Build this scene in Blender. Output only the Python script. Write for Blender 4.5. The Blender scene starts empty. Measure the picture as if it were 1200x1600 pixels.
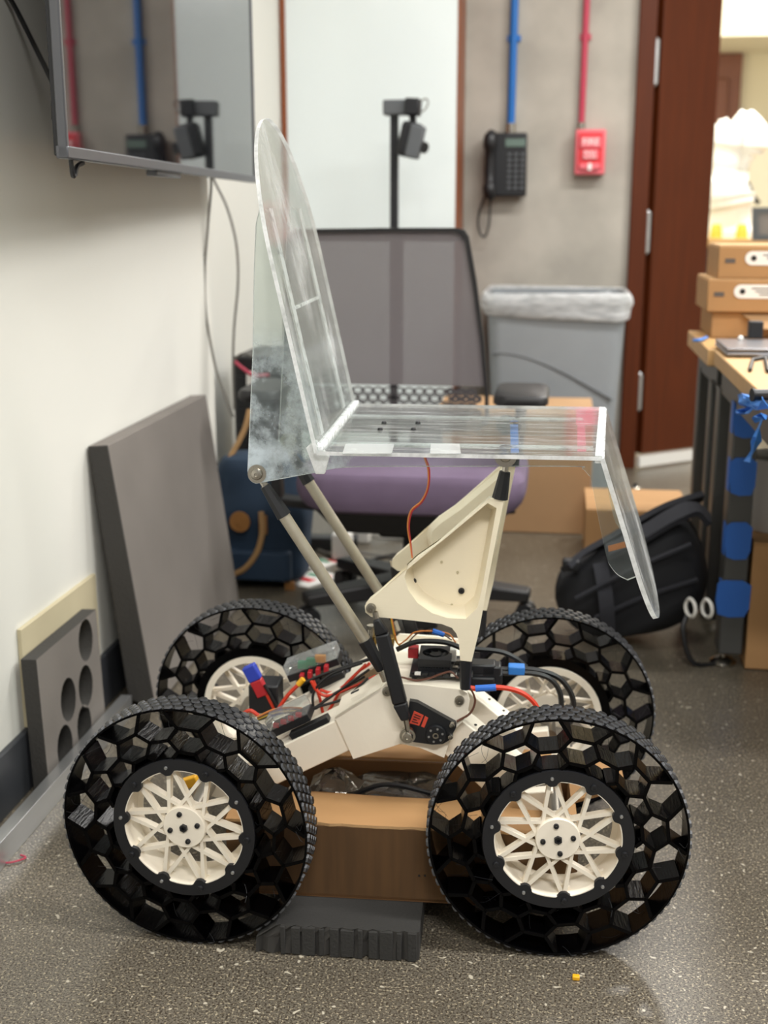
import bpy, bmesh, math, random
from mathutils import Vector as V, Matrix as M
random.seed(7)
S = bpy.context.scene
R = math.radians

# ------------------------------------------------------------------ camera, world, lamps, exposure
EYE = V((0, 0, 1.05)); PITCH = R(13.9); YAW = R(8.03); FPX = 1900.0
cd = bpy.data.cameras.new('camera'); cam = bpy.data.objects.new('camera', cd)
S.collection.objects.link(cam); S.camera = cam
cam.location = EYE; cam.rotation_euler = (R(90) - PITCH, 0, YAW)
cd.sensor_width = 36; cd.lens = FPX / 1600 * 36; cd.clip_start = .02
cd.dof.use_dof = True; cd.dof.focus_distance = 1.62; cd.dof.aperture_fstop = 4.2
S.view_settings.view_transform = 'Standard'; S.view_settings.look = 'None'
S.view_settings.gamma = 1; S.view_settings.use_curve_mapping = False
S.view_settings.exposure = 0.0
w = bpy.data.worlds.new('world'); S.world = w; w.use_nodes = True
w.node_tree.nodes['Background'].inputs[0].default_value = (1, .975, .935, 1)
w.node_tree.nodes['Background'].inputs[1].default_value = .48
LAMPS = [(.35, 1.3, 28), (.3, 3.5, 35), (1.7, 1.3, 64), (1.7, 3.5, 66), (.5, -.8, 90), (3.0, 2.4, 54)]   # x, y, watts of the ceiling panels
LAMP_Z = 2.85
ROOM2_W = 170

# ------------------------------------------------------------------ pixel -> real plane helpers
FWD = V((-math.sin(YAW) * math.cos(PITCH), math.cos(YAW) * math.cos(PITCH), -math.sin(PITCH)))
RGT = V((math.cos(YAW), math.sin(YAW), 0)); UPV = RGT.cross(FWD)
def ray(x, y): return FWD * FPX + RGT * (x - 600) + UPV * (800 - y)
def onX(x, y, X): r = ray(x, y); return EYE + r * (X / r.x)
def onY(x, y, Y): r = ray(x, y); return EYE + r * (Y / r.y)
def onZ(x, y, Z=0): r = ray(x, y); return EYE + r * ((Z - EYE.z) / r.z)
RO = V((-.235, 1.588, 0)); RYAW = R(2.43)          # the rover's own frame: x along it, y across it, z up
EX = V((math.cos(RYAW), math.sin(RYAW), 0)); EY = V((-math.sin(RYAW), math.cos(RYAW), 0))
def rp(px, py, y):
    r = ray(px, py); o = EYE - RO; t = (y - o.dot(EY)) / r.dot(EY); p = o + r * t
    return V((p.dot(EX), y, p.z))
def rz(px, py, z):
    r = ray(px, py); o = EYE - RO; t = (z - o.z) / r.z; p = o + r * t
    return V((p.dot(EX), p.dot(EY), z))

# ------------------------------------------------------------------ materials
def lin(c):
    if isinstance(c, str):
        c = [int(c[i:i + 2], 16) / 255 for i in (0, 2, 4)]
    return tuple(x / 12.92 if x <= .04045 else ((x + .055) / 1.055) ** 2.4 for x in c) + (1,)
def mat(name, col, rough=.5, metal=0, var=0, vscale=8, bump=0, bscale=60, spec=.5, stretch=None, col2=None, coat=0):
    m = bpy.data.materials.new(name); m.use_nodes = True
    nt = m.node_tree; b = nt.nodes['Principled BSDF']; L = nt.links.new
    b.inputs['Base Color'].default_value = lin(col); b.inputs['Roughness'].default_value = rough
    b.inputs['Metallic'].default_value = metal; b.inputs['Specular IOR Level'].default_value = spec
    b.inputs['Coat Weight'].default_value = coat
    tc = nt.nodes.new('ShaderNodeTexCoord'); src = tc.outputs['Object']
    if stretch:
        mp = nt.nodes.new('ShaderNodeMapping'); mp.inputs['Scale'].default_value = stretch
        L(src, mp.inputs[0]); src = mp.outputs[0]
    if var or col2:
        n = nt.nodes.new('ShaderNodeTexNoise'); n.inputs['Scale'].default_value = vscale; n.inputs['Detail'].default_value = 6
        L(src, n.inputs['Vector'])
        mx = nt.nodes.new('ShaderNodeMix'); mx.data_type = 'RGBA'
        c = lin(col); mx.inputs[6].default_value = c
        mx.inputs[7].default_value = lin(col2) if col2 else tuple(x * (1 - var) for x in c[:3]) + (1,)
        rm = nt.nodes.new('ShaderNodeMapRange'); rm.inputs[1].default_value = .35; rm.inputs[2].default_value = .68
        L(n.outputs[0], rm.inputs[0]); L(rm.outputs[0], mx.inputs[0]); L(mx.outputs[2], b.inputs['Base Color'])
    if bump:
        n = nt.nodes.new('ShaderNodeTexNoise'); n.inputs['Scale'].default_value = bscale; n.inputs['Detail'].default_value = 4
        L(src, n.inputs['Vector'])
        bp = nt.nodes.new('ShaderNodeBump'); bp.inputs['Strength'].default_value = bump; bp.inputs['Distance'].default_value = .004
        L(n.outputs[0], bp.inputs['Height']); L(bp.outputs[0], b.inputs['Normal'])
    return m
def clear(name, col='f4f8f6', haze=.06, hazemax=.5, scale=14, stretch=(1, 1, 1), lo=.52, hi=.78, rough=.09, fres=1.35, hc=(.93, .94, .95, 1), zone=None):
    """clear plastic: mostly see-through, glossy, with patchy white scuffs and glue haze"""
    m = bpy.data.materials.new(name); m.use_nodes = True; nt = m.node_tree; L = nt.links.new
    for n in list(nt.nodes): nt.nodes.remove(n)
    out = nt.nodes.new('ShaderNodeOutputMaterial')
    tr = nt.nodes.new('ShaderNodeBsdfTransparent'); tr.inputs[0].default_value = lin(col)
    gl = nt.nodes.new('ShaderNodeBsdfGlossy'); gl.inputs['Roughness'].default_value = rough
    fr = nt.nodes.new('ShaderNodeFresnel'); fr.inputs[0].default_value = fres
    m1 = nt.nodes.new('ShaderNodeMixShader'); L(fr.outputs[0], m1.inputs[0]); L(tr.outputs[0], m1.inputs[1]); L(gl.outputs[0], m1.inputs[2])
    df = nt.nodes.new('ShaderNodeBsdfDiffuse'); df.inputs[0].default_value = hc
    tl = nt.nodes.new('ShaderNodeBsdfTranslucent'); tl.inputs[0].default_value = hc
    m2 = nt.nodes.new('ShaderNodeMixShader'); m2.inputs[0].default_value = .5; L(df.outputs[0], m2.inputs[1]); L(tl.outputs[0], m2.inputs[2])
    tc = nt.nodes.new('ShaderNodeTexCoord'); mp = nt.nodes.new('ShaderNodeMapping'); mp.inputs['Scale'].default_value = stretch
    L(tc.outputs['Object'], mp.inputs[0])
    n = nt.nodes.new('ShaderNodeTexNoise'); n.inputs['Scale'].default_value = scale; n.inputs['Detail'].default_value = 8; n.inputs['Roughness'].default_value = .65
    L(mp.outputs[0], n.inputs['Vector'])
    rm = nt.nodes.new('ShaderNodeMapRange'); rm.inputs[1].default_value = lo; rm.inputs[2].default_value = hi
    rm.inputs[3].default_value = haze; rm.inputs[4].default_value = hazemax
    L(n.outputs[0], rm.inputs[0])
    fac = rm.outputs[0]
    if zone:
        sx = nt.nodes.new('ShaderNodeSeparateXYZ'); L(tc.outputs['Object'], sx.inputs[0]); fs = []
        for ax, (a_, b_) in zip((0, 2), zone):
            r_ = nt.nodes.new('ShaderNodeMapRange'); r_.inputs[1].default_value = a_; r_.inputs[2].default_value = b_
            ad = nt.nodes.new('ShaderNodeMath'); ad.operation = 'MULTIPLY_ADD'; L(n.outputs[0], ad.inputs[0]); ad.inputs[1].default_value = .12; L(sx.outputs[ax], ad.inputs[2])
            L(ad.outputs[0], r_.inputs[0]); fs.append(r_.outputs[0])
        mu = nt.nodes.new('ShaderNodeMath'); mu.operation = 'MULTIPLY'; L(fs[0], mu.inputs[0]); L(fs[1], mu.inputs[1])
        lp = nt.nodes.new('ShaderNodeMapRange'); L(mu.outputs[0], lp.inputs[0]); lp.inputs[3].default_value = .05; L(fac, lp.inputs[4]); fac = lp.outputs[0]
    m3 = nt.nodes.new('ShaderNodeMixShader'); L(fac, m3.inputs[0]); L(m1.outputs[0], m3.inputs[1]); L(m2.outputs[0], m3.inputs[2])
    L(m3.outputs[0], out.inputs[0])
    return m
def emit(name, col, s):
    m = bpy.data.materials.new(name); m.use_nodes = True; b = m.node_tree.nodes['Principled BSDF']
    b.inputs['Base Color'].default_value = lin(col); b.inputs['Emission Color'].default_value = lin(col); b.inputs['Emission Strength'].default_value = s
    return m
def floor_mat():
    m = mat('polished_concrete', '8b8377', .3, bump=.03, bscale=300)
    nt = m.node_tree; b = nt.nodes['Principled BSDF']; L = nt.links.new
    tc = nt.nodes.new('ShaderNodeTexCoord')
    def noise(s, d=5):
        n = nt.nodes.new('ShaderNodeTexNoise'); n.inputs['Scale'].default_value = s; n.inputs['Detail'].default_value = d; L(tc.outputs['Object'], n.inputs['Vector']); return n.outputs[0]
    def ramp(src, a, c, lo=0., hi=1.):
        r = nt.nodes.new('ShaderNodeMapRange'); r.inputs[1].default_value = a; r.inputs[2].default_value = c; r.inputs[3].default_value = lo; r.inputs[4].default_value = hi; L(src, r.inputs[0]); return r.outputs[0]
    def mix(f, a, c):
        x = nt.nodes.new('ShaderNodeMix'); x.data_type = 'RGBA'; L(f, x.inputs[0])
        for i, q in ((6, a), (7, c)):
            if isinstance(q, tuple): x.inputs[i].default_value = q
            else: L(q, x.inputs[i])
        return x.outputs[2]
    base = mix(ramp(noise(2.2), .35, .65), lin('5f594e'), lin('6e685d'))
    fine = mix(ramp(noise(330, 2), .46, .60), base, lin('372f26'))
    fine2 = mix(ramp(noise(240, 2), .58, .66), fine, lin('a1967f'))
    ns = nt.nodes.new('ShaderNodeTexNoise'); ns.inputs['Scale'].default_value = 30; L(tc.outputs['Object'], ns.inputs['Vector'])
    vm = nt.nodes.new('ShaderNodeVectorMath'); vm.operation = 'SCALE'; vm.inputs[3].default_value = .045; L(ns.outputs['Color'], vm.inputs[0])
    va = nt.nodes.new('ShaderNodeVectorMath'); L(vm.outputs[0], va.inputs[0]); L(tc.outputs['Object'], va.inputs[1])
    vo = nt.nodes.new('ShaderNodeTexVoronoi'); vo.inputs['Scale'].default_value = 78; L(va.outputs[0], vo.inputs['Vector'])
    chip = ramp(vo.outputs['Distance'], .16, .24, 1, 0)
    sp = nt.nodes.new('ShaderNodeSeparateColor'); L(vo.outputs['Color'], sp.inputs[0])
    pick = ramp(sp.outputs[0], .80, .81)
    mu = nt.nodes.new('ShaderNodeMath'); mu.operation = 'MULTIPLY'; L(chip, mu.inputs[0]); L(pick, mu.inputs[1])
    L(mix(mu.outputs[0], fine2, lin('b9b19f')), b.inputs['Base Color'])
    return m

MT = {}
def mk(k, *a, **kw): MT[k] = mat(k, *a, **kw)
mk('white_print', 'f2e9d8', .5, bump=.06, bscale=120)
mk('cream_print', 'ece1c8', .45, bump=.05, bscale=40, stretch=(1, 1, 14))
mk('black_print', '030304', .2, bump=.15, bscale=300, stretch=(1, .15, 1), spec=.12)
mk('black_tread', '121315', .4, spec=.4)
mk('black_matte', '15161a', .5)
mk('black_plastic', '1a1b1e', .4)
mk('steel', 'b9b4aa', .25, 1)
mk('steel_dark', '8f8a80', .32, .9)
mk('rod_metal', 'c3bba9', .38, .75, var=.1, vscale=60)
mk('white_wall', 'dddcd4', .7, var=.03, vscale=1.5)
mk('grey_ceiling', '8a8781', .9); mk('dark_base', '34363a', .5)
mk('aluminium', 'c6c7c7', .3, .85, var=.12, vscale=3, stretch=(8, 1, 8))
mk('foam', '76706a', .9, var=.15, vscale=4, bump=.1, bscale=200)
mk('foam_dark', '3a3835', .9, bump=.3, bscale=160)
mk('foam_black', '302f2d', .95, bump=.3, bscale=220)
mk('foam_cut', '3a3835', .95, var=.35, vscale=40, stretch=(1, 1, .1), bump=.4, bscale=120)
mk('beige_board', 'c2b798', .7, var=.08)
mk('whiteboard', 'e2eaea', .12, coat=.3)
mk('brown_wood', '56260c', .5, spec=.25, var=.22, vscale=6, stretch=(9, 9, .6))
mk('brown_edge', '8a4a26', .4, var=.15, vscale=6, stretch=(9, 9, .6))
mk('concrete', 'b6b0a5', .85, var=.24, vscale=4.5, bump=.12, bscale=25)
mk('blue_paint', '1467b4', .4); mk('red_paint', 'b83a52', .4)
mk('alarm_red', 'd8343c', .35); mk('alarm_pink', 'e8707a', .4); mk('print_white', 'f3ece8', .5)
mk('screen_glass', '0f1114', .03, spec=1.0)
mk('tv_frame', '55565a', .35, .3)
mk('tv_back', '17181b', .6)
mk('cable_gray', '66635c', .5); mk('cable_black', '121214', .45)
mk('basket_grey', 'd2cec8', .4); mk('grey_bin', '8d9296', .45, var=.05); mk('grey_dark', '5a5d60', .5)
mk('cardboard', 'a8845c', .85, var=.12, vscale=5, bump=.05, bscale=60)
mk('cardboard_shaded', '5c4124', .9, var=.25, vscale=7, stretch=(9, 1, .8)); mk('cardboard_in', '7a5634', .9, var=.12, vscale=4)  # box front cardboard has the shade under the rover darkened into its colour
mk('cardboard_edge', 'c09a6c', .85, var=.2, vscale=60)
mk('cardboard_pale', 'b28d66', .85, var=.08, vscale=3)
mk('cardboard_orange', 'ae8558', .85, var=.08, vscale=3)
mk('purple_fabric', '6a5a70', .9, var=.08, vscale=30, bump=.2, bscale=400)
mk('chair_black', '1c1b1c', .5)
mk('lumbar_grey', '5e595a', .6); mk('lumbar_dark', '4a4647', .6)
mk('navy', '21364c', .75, var=.22, vscale=6, bump=.25, bscale=18)
mk('leather', '9a6a36', .55, var=.15, vscale=20); mk('leather_pale', 'a98457', .6)
mk('black_cloth', '17181c', .85, var=.25, vscale=10, bump=.35, bscale=22)
mk('strap_cloth', '24252b', .85)
mk('bench_wood', 'c69d68', .5, var=.12, vscale=8, stretch=(1, 8, 1)); mk('bench_metal', '4a4a48', .45, .2)
mk('blue_tape', '2862b6', .6, bump=.3, bscale=50); mk('blue_tape_light', '3f86dd', .6, bump=.3, bscale=60)
mk('laptop', '8e8d90', .3, .6)
mk('paper', 'efece6', .7); mk('ink', '5b544f', .7); mk('ink_black', '151515', .6)
mk('red_wire', 'd23b22', .45); mk('dark_red', 'b3232c', .45); mk('orange_wire', 'd5823f', .5); mk('yellow_wire', 'd9b53a', .5)
mk('brown_wire', '5a3222', .5); mk('blue_wrap', '2f6fd0', .5); mk('blue_cap', '2a3fae', .5); mk('yellow_plug', 'e8ab1d', .45)
mk('green_block', '1f8a60', .45); mk('amber_block', 'd8902a', .45); mk('red_label', 'd04a35', .5)
mk('white_plastic', 'e8e6e0', .4); mk('cream_room', 'f4ecd2', .8); mk('white_bag', 'fbfaf4', .6)
mk('pink_tape', 'cf5a74', .6); mk('blue_strip', '2e78c8', .5)
mk('silver_bag', '77726b', .2, .85, bump=1, bscale=40)
mk('gold_plate', 'a98b4a', .3, .9)
mk('door_dull', '8a5a4a', .5, var=.1)
MT['floor'] = floor_mat()
MT['acrylic'] = clear('acrylic', haze=.05, hazemax=.45, scale=9, stretch=(1.5, 1, .5), lo=.50, hi=.74, fres=1.22)
MT['acrylic_seat'] = clear('acrylic_seat', haze=.04, hazemax=.7, scale=8, stretch=(1, 20, 3), lo=.53, hi=.74, fres=1.3)
MT['acrylic_dirty'] = clear('acrylic_dirty', haze=.08, hazemax=.85, scale=12, lo=.44, hi=.62, fres=1.25, hc=(.80, .87, .93, 1), zone=((.09, .03), (.965, .90)))
MT['acrylic_edge'] = clear('acrylic_edge', haze=.55, hazemax=1, scale=30, lo=.35, hi=.6, fres=1.5)
MT['glue'] = clear('glue', haze=.35, hazemax=1, scale=50, lo=.34, hi=.52)
MT['clear_case'] = clear('clear_case', haze=.18, hazemax=.4, scale=20)
MT['liner'] = clear('liner', haze=.45, hazemax=.95, scale=14, stretch=(1, 1, 5), lo=.35, hi=.65)
MT['chair_mesh'] = clear('chair_mesh', haze=0, hazemax=0)
def mesh_fabric(m, col, op):
    nt = m.node_tree
    for n in list(nt.nodes): nt.nodes.remove(n)
    L = nt.links.new
    out = nt.nodes.new('ShaderNodeOutputMaterial'); tr = nt.nodes.new('ShaderNodeBsdfTransparent'); df = nt.nodes.new('ShaderNodeBsdfDiffuse')
    df.inputs[0].default_value = lin(col)
    tc = nt.nodes.new('ShaderNodeTexCoord'); wv = nt.nodes.new('ShaderNodeTexWave'); wv.bands_direction = 'Z'; wv.inputs['Scale'].default_value = 60; wv.inputs['Distortion'].default_value = 1.5
    L(tc.outputs['Object'], wv.inputs[0])
    rm = nt.nodes.new('ShaderNodeMapRange'); rm.inputs[3].default_value = op - .06; rm.inputs[4].default_value = op + .06; L(wv.outputs['Fac'], rm.inputs[0])
    mx = nt.nodes.new('ShaderNodeMixShader'); L(rm.outputs[0], mx.inputs[0]); L(tr.outputs[0], mx.inputs[1]); L(df.outputs[0], mx.inputs[2]); L(mx.outputs[0], out.inputs[0])
mesh_fabric(MT['chair_mesh'], '8a8485', .70)
MT['lamp_panel'] = emit('lamp_panel', 'fff6e4', 4)
MT['lcd'] = emit('lcd', '5d6f66', .15)

# ------------------------------------------------------------------ geometry collector
def catmull(pts, n=6):
    pts = [V(p) for p in pts]
    if len(pts) < 3: return pts
    out = []; P = [pts[0] * 2 - pts[1]] + pts + [pts[-1] * 2 - pts[-2]]
    for i in range(1, len(P) - 2):
        a, b, c, d = P[i - 1:i + 3]
        for k in range(n):
            t = k / n
            out.append(.5 * ((2 * b) + (c - a) * t + (2 * a - 5 * b + 4 * c - d) * t * t + (3 * b - a - 3 * c + d) * t ** 3))
    out.append(pts[-1]); return out
class G:
    def __init__(s): s.v = []; s.f = []; s.m = []; s.k = 0
    def mat(s, k): s.k = k; return s
    def add(s, vs, fs):
        o = len(s.v); s.v += [V(p) for p in vs]
        for f in fs: s.f.append([i + o for i in f]); s.m.append(s.k)
        return s
    def box(s, c, d, rot=None, taper=1):
        c = V(c); h = V(d) * .5; vs = []
        for z in (-1, 1):
            for x, y in ((-1, -1), (1, -1), (1, 1), (-1, 1)):
                t = taper if z > 0 else 1
                p = V((x * h.x * t, y * h.y * t, z * h.z)); vs.append(c + (rot @ p if rot else p))
        return s.add(vs, [(3, 2, 1, 0), (4, 5, 6, 7), (0, 1, 5, 4), (1, 2, 6, 5), (2, 3, 7, 6), (3, 0, 4, 7)])
    def bar(s, a, b, wd, ht, up=(0, 0, 1), w2=None, h2=None):
        a, b = V(a), V(b); d = (b - a).normalized(); u = V(up); u = (u - d * u.dot(d)).normalized(); r = d.cross(u)
        w2 = wd if w2 is None else w2; h2 = ht if h2 is None else h2; vs = []
        for p, q, h in ((a, wd, ht), (b, w2, h2)):
            for x, y in ((-1, -1), (1, -1), (1, 1), (-1, 1)): vs.append(p + r * x * q / 2 + u * y * h / 2)
        return s.add(vs, [(3, 2, 1, 0), (4, 5, 6, 7), (0, 1, 5, 4), (1, 2, 6, 5), (2, 3, 7, 6), (3, 0, 4, 7)])
    def cyl(s, a, b, r0, r1=None, n=16):
        a, b = V(a), V(b); r1 = r0 if r1 is None else r1; d = (b - a).normalized()
        u = d.orthogonal().normalized(); w_ = d.cross(u); vs = []
        for p, r in ((a, r0), (b, r1)):
            for i in range(n): t = 2 * math.pi * i / n; vs.append(p + u * math.cos(t) * r + w_ * math.sin(t) * r)
        return s.add(vs, [[i, (i + 1) % n, n + (i + 1) % n, n + i] for i in range(n)] + [list(range(n))[::-1], list(range(n, 2 * n))])
    def tube(s, pts, r, n=7, smooth=5):
        P = catmull(pts, smooth) if smooth > 1 else [V(p) for p in pts]
        u = (P[1] - P[0]).orthogonal().normalized(); rings = []
        for i, p in enumerate(P):
            d = (P[min(i + 1, len(P) - 1)] - P[max(i - 1, 0)]).normalized()
            u = (u - d * u.dot(d)); u = u.normalized() if u.length > 1e-6 else d.orthogonal().normalized(); w_ = d.cross(u)
            rr = r[min(int(i / max(1, len(P) - 1) * (len(r) - 1) + .5), len(r) - 1)] if isinstance(r, (list, tuple)) else r
            rings.append([p + u * math.cos(2 * math.pi * j / n) * rr + w_ * math.sin(2 * math.pi * j / n) * rr for j in range(n)])
        vs = [q for k in rings for q in k]; fs = []
        for i in range(len(rings) - 1):
            for j in range(n): fs.append([i * n + j, i * n + (j + 1) % n, (i + 1) * n + (j + 1) % n, (i + 1) * n + j])
        fs += [list(range(n))[::-1], list(range(len(vs) - n, len(vs)))]
        return s.add(vs, fs)
    def ribbon(s, pts, wd, th, up, smooth=5):
        P = catmull(pts, smooth); up = V(up); rings = []
        for i, p in enumerate(P):
            d = (P[min(i + 1, len(P) - 1)] - P[max(i - 1, 0)]).normalized(); r = d.cross(up).normalized(); u = r.cross(d)
            rings.append([p + r * wd / 2 + u * th / 2, p - r * wd / 2 + u * th / 2, p - r * wd / 2 - u * th / 2, p + r * wd / 2 - u * th / 2])
        vs = [q for k in rings for q in k]; fs = [[0, 1, 2, 3], [len(vs) - 1, len(vs) - 2, len(vs) - 3, len(vs) - 4]]
        for i in range(len(rings) - 1):
            for j in range(4): fs.append([i * 4 + j, (i + 1) * 4 + j, (i + 1) * 4 + (j + 1) % 4, i * 4 + (j + 1) % 4])
        return s.add(vs, fs)
    def lathe(s, prof, o=(0, 0, 0), ax=(0, 0, 1), n=24, close=False):
        o, d = V(o), V(ax).normalized(); u = d.orthogonal().normalized(); w_ = d.cross(u); vs = []
        for r, h in prof:
            for i in range(n): t = 2 * math.pi * i / n; vs.append(o + d * h + u * math.cos(t) * r + w_ * math.sin(t) * r)
        k = len(prof); fs = []
        for a in range(k if close else k - 1):
            b = (a + 1) % k
            for i in range(n): fs.append([a * n + i, a * n + (i + 1) % n, b * n + (i + 1) % n, b * n + i])
        return s.add(vs, fs)
    def prism(s, poly, off, side=None):
        poly = [V(p) for p in poly]; off = V(off); n = len(poly); k0 = s.k
        s.add(poly + [p + off for p in poly], [list(range(n))[::-1], list(range(n, 2 * n))])
        if side is not None: s.k = side
        o = len(s.v) - 2 * n
        for i in range(n): s.f.append([o + i, o + (i + 1) % n, o + n + (i + 1) % n, o + n + i]); s.m.append(s.k)
        s.k = k0; return s
    def holed(s, outer, holes, Mx, th, side=None):
        """plate with holes: 2-D outlines filled by a curve, thickness th along local z, moved by matrix Mx"""
        c = bpy.data.curves.new('t', 'CURVE'); c.dimensions = '2D'; c.fill_mode = 'BOTH'; c.extrude = th / 2
        for P in [outer] + holes:
            sp = c.splines.new('POLY'); sp.points.add(len(P) - 1); sp.use_cyclic_u = True
            for q, p in zip(sp.points, P): q.co = (p[0], p[1], 0, 1)
        o = bpy.data.objects.new('t', c); S.collection.objects.link(o)
        me = bpy.data.meshes.new_from_object(o.evaluated_get(bpy.context.evaluated_depsgraph_get()))
        k0 = s.k; b = len(s.v); s.v += [Mx @ v.co for v in me.vertices]
        for p in me.polygons:
            s.f.append([i + b for i in p.vertices]); s.m.append(k0 if (side is None or abs(p.normal.z) > .5) else side)
        bpy.data.objects.remove(o); bpy.data.curves.remove(c); bpy.data.meshes.remove(me); return s
    def loft(s, rings, cap=True):
        n = len(rings[0]); vs = [p for k in rings for p in k]; fs = []
        for i in range(len(rings) - 1):
            for j in range(n): fs.append([i * n + j, i * n + (j + 1) % n, (i + 1) * n + (j + 1) % n, (i + 1) * n + j])
        if cap: fs += [list(range(n))[::-1], list(range(len(vs) - n, len(vs)))]
        return s.add(vs, fs)
    def build(s, name, mats, parent=None, bevel=0, smooth=True, sub=0, ang=.6, doubles=False, loc=None):
        me = bpy.data.meshes.new(name); me.from_pydata([tuple(p) for p in s.v], [], s.f)
        for k in (mats if isinstance(mats, (list, tuple)) else [mats]): me.materials.append(MT[k])
        bm = bmesh.new(); bm.from_mesh(me)
        for f, k in zip(bm.faces, s.m): f.material_index = k; f.smooth = smooth
        if doubles: bmesh.ops.remove_doubles(bm, verts=bm.verts, dist=1e-5)
        bmesh.ops.recalc_face_normals(bm, faces=bm.faces)
        bm.to_mesh(me); bm.free()
        if smooth: me.set_sharp_from_angle(angle=ang)
        o = bpy.data.objects.new(name, me); S.collection.objects.link(o)
        if parent: o.parent = parent
        if loc is not None: o.location = loc
        if bevel:
            b = o.modifiers.new('b', 'BEVEL'); b.width = bevel; b.segments = 2; b.limit_method = 'ANGLE'; b.angle_limit = .7
        if sub:
            b = o.modifiers.new('s', 'SUBSURF'); b.levels = b.render_levels = sub
        return o
def tag(o, label=None, cat=None, group=None, kind=None):
    for k, q in (('label', label), ('category', cat), ('group', group), ('kind', kind)):
        if q: o[k] = q
    return o
def empty(name, loc, label, cat, rz_=0, group=None):
    o = bpy.data.objects.new(name, None); S.collection.objects.link(o); o.location = loc; o.rotation_euler = (0, 0, rz_); o.empty_display_size = .05
    return tag(o, label, cat, group)
def inst(o, parent, loc=None, rot=None, name=None):
    c = o.copy(); S.collection.objects.link(c); c.parent = parent
    if loc is not None: c.location = loc
    if rot is not None: c.rotation_euler = rot
    return c
def circ(cx, cy, r, n=24, a0=0, a1=2 * math.pi, ry=None):
    full = abs(a1 - a0 - 2 * math.pi) < 1e-6
    return [(cx + r * math.cos(a0 + (a1 - a0) * i / (n if full else n - 1)), cy + (ry or r) * math.sin(a0 + (a1 - a0) * i / (n if full else n - 1))) for i in range(n)]
def text(body, size, mx, mk_, name, parent, th=.0006, kind=None):
    c = bpy.data.curves.new('t', 'FONT'); c.body = body; c.size = size; c.extrude = th; c.align_x = 'CENTER'; c.align_y = 'CENTER'
    o = bpy.data.objects.new('t', c); S.collection.objects.link(o)
    me = bpy.data.meshes.new_from_object(o.evaluated_get(bpy.context.evaluated_depsgraph_get()))
    bpy.data.objects.remove(o); bpy.data.curves.remove(c)
    me.transform(mx); me.materials.clear(); me.materials.append(MT[mk_])
    r = bpy.data.objects.new(name, me); S.collection.objects.link(r); r.parent = parent; return r
RX = M.Rotation(R(90), 4, 'X')          # flat outlines (x, y) -> (x, 0, z), facing -Y
def rrect(cx, cy, w_, d, r, z, k=4):
    o = []
    for sx, sy, a in ((1, 1, 0), (-1, 1, 90), (-1, -1, 180), (1, -1, 270)):
        for i in range(k + 1):
            t = R(a + 90 * i / k); o.append(V((cx + sx * (w_ / 2 - r) + r * math.cos(t), cy + sy * (d / 2 - r) + r * math.sin(t), z)))
    return o
def struct(o): o['kind'] = 'structure'; return o
def B3(x0, x1, y0, y1, z0, z1): return ((x0 + x1) / 2, (y0 + y1) / 2, (z0 + z1) / 2), (x1 - x0, y1 - y0, z1 - z0)

# ------------------------------------------------------------------ the room
WX, WX2, WJ, WY, WPY = -.955, -1.078, 3.33, 5.12, 4.80       # left wall, its recess, where it steps back, concrete wall, white panel front
XD = onY(988, 300, WY).x                                     # right end of the concrete wall
struct(G().box(*B3(-1.4, 5.0, -3, 11, -.1, 0)).build('floor', 'floor', smooth=False))
g = G().box(*B3(-1.4, WX, -3, WJ, 0, 3)); g.box(*B3(-1.4, WX2, WJ, WY + .2, 0, 3))
struct(g.build('wall_left', 'white_wall', smooth=False))
struct(G().box(*B3(WX, WX + .012, -1, 3.33, 0, .118)).build('baseboard_left', 'dark_base', bevel=.003))
struct(G().box(*B3(WX2, XD, WY, WY + .2, 0, 3)).build('wall_back', 'concrete', smooth=False))
struct(G().box(*B3(1.7, 5, WY, WY + .2, 0, 3)).build('wall_back_right', 'white_wall', smooth=False))
struct(G().box(*B3(-1.4, 5, -3, WY + .2, 3, 3.1)).build('ceiling', 'grey_ceiling', smooth=False))
struct(G().box(*B3(4.9, 5.0, -3, WY, 0, 3)).build('wall_right', 'white_wall', smooth=False))
# the brighter room beyond the opening
g = G().box(*B3(-.2, 5, 10.2, 10.4, 0, 4)); g.box(*B3(-.3, -.2, WY + .2, 10.4, 0, 4))
struct(g.build('wall_far', 'cream_room', smooth=False))
struct(G().box(*B3(-.3, 5, WY + .2, 10.4, 3.9, 4)).build('ceiling_far', 'cream_room', smooth=False))
a, b = onY(1110, 82, 10.1), onY(1110, 44, 10.1)
struct(G().box(*B3(-.2, 5, 9.2, 10.2, a.z - .0, b.z + .25)).build('trim_1', 'cream_room', smooth=False))
# door in its frame
x0, x1 = onY(986, 300, WY).x, onY(1013, 300, WY).x
g = G().box(*B3(x0, x1, WY - .03, WY + .2, 0, 3)); struct(g.build('trim_2', 'brown_wood', bevel=.004))
hx = x1 + .012; d0 = V((hx, WY + .01, 0)); d1 = V((onY(1093, 500, WY + .20).x, WY + .20, 0))
door = struct(G().bar(d0 + V((0, 0, 1.53)), d1 + V((0, 0, 1.53)), 2.94, .045, up=(d1 - d0).cross(V((0, 0, 1)))).build('door_1', 'brown_wood', bevel=.003))
for px, py, h in ((1017, 97, 56), (1006, 363, 54), (997, 612, 50)):
    p = onY(px, py, WY - .01); q = G(); p.x = hx - .01
    hz = h * .0029 / 2
    q.mat(0).cyl(p - V((0, 0, hz)), p + V((0, 0, hz)), .0135, n=12)
    for k in (-1, 1): q.cyl(p + V((0, 0, k * hz)), p + V((0, 0, k * (hz + .008))), .010, .006, n=12)
    q.box(p + V((-.02, .012, 0)), (.04, .006, hz * 1.9))
    q.build('hinge', 'aluminium', parent=door)
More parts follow.
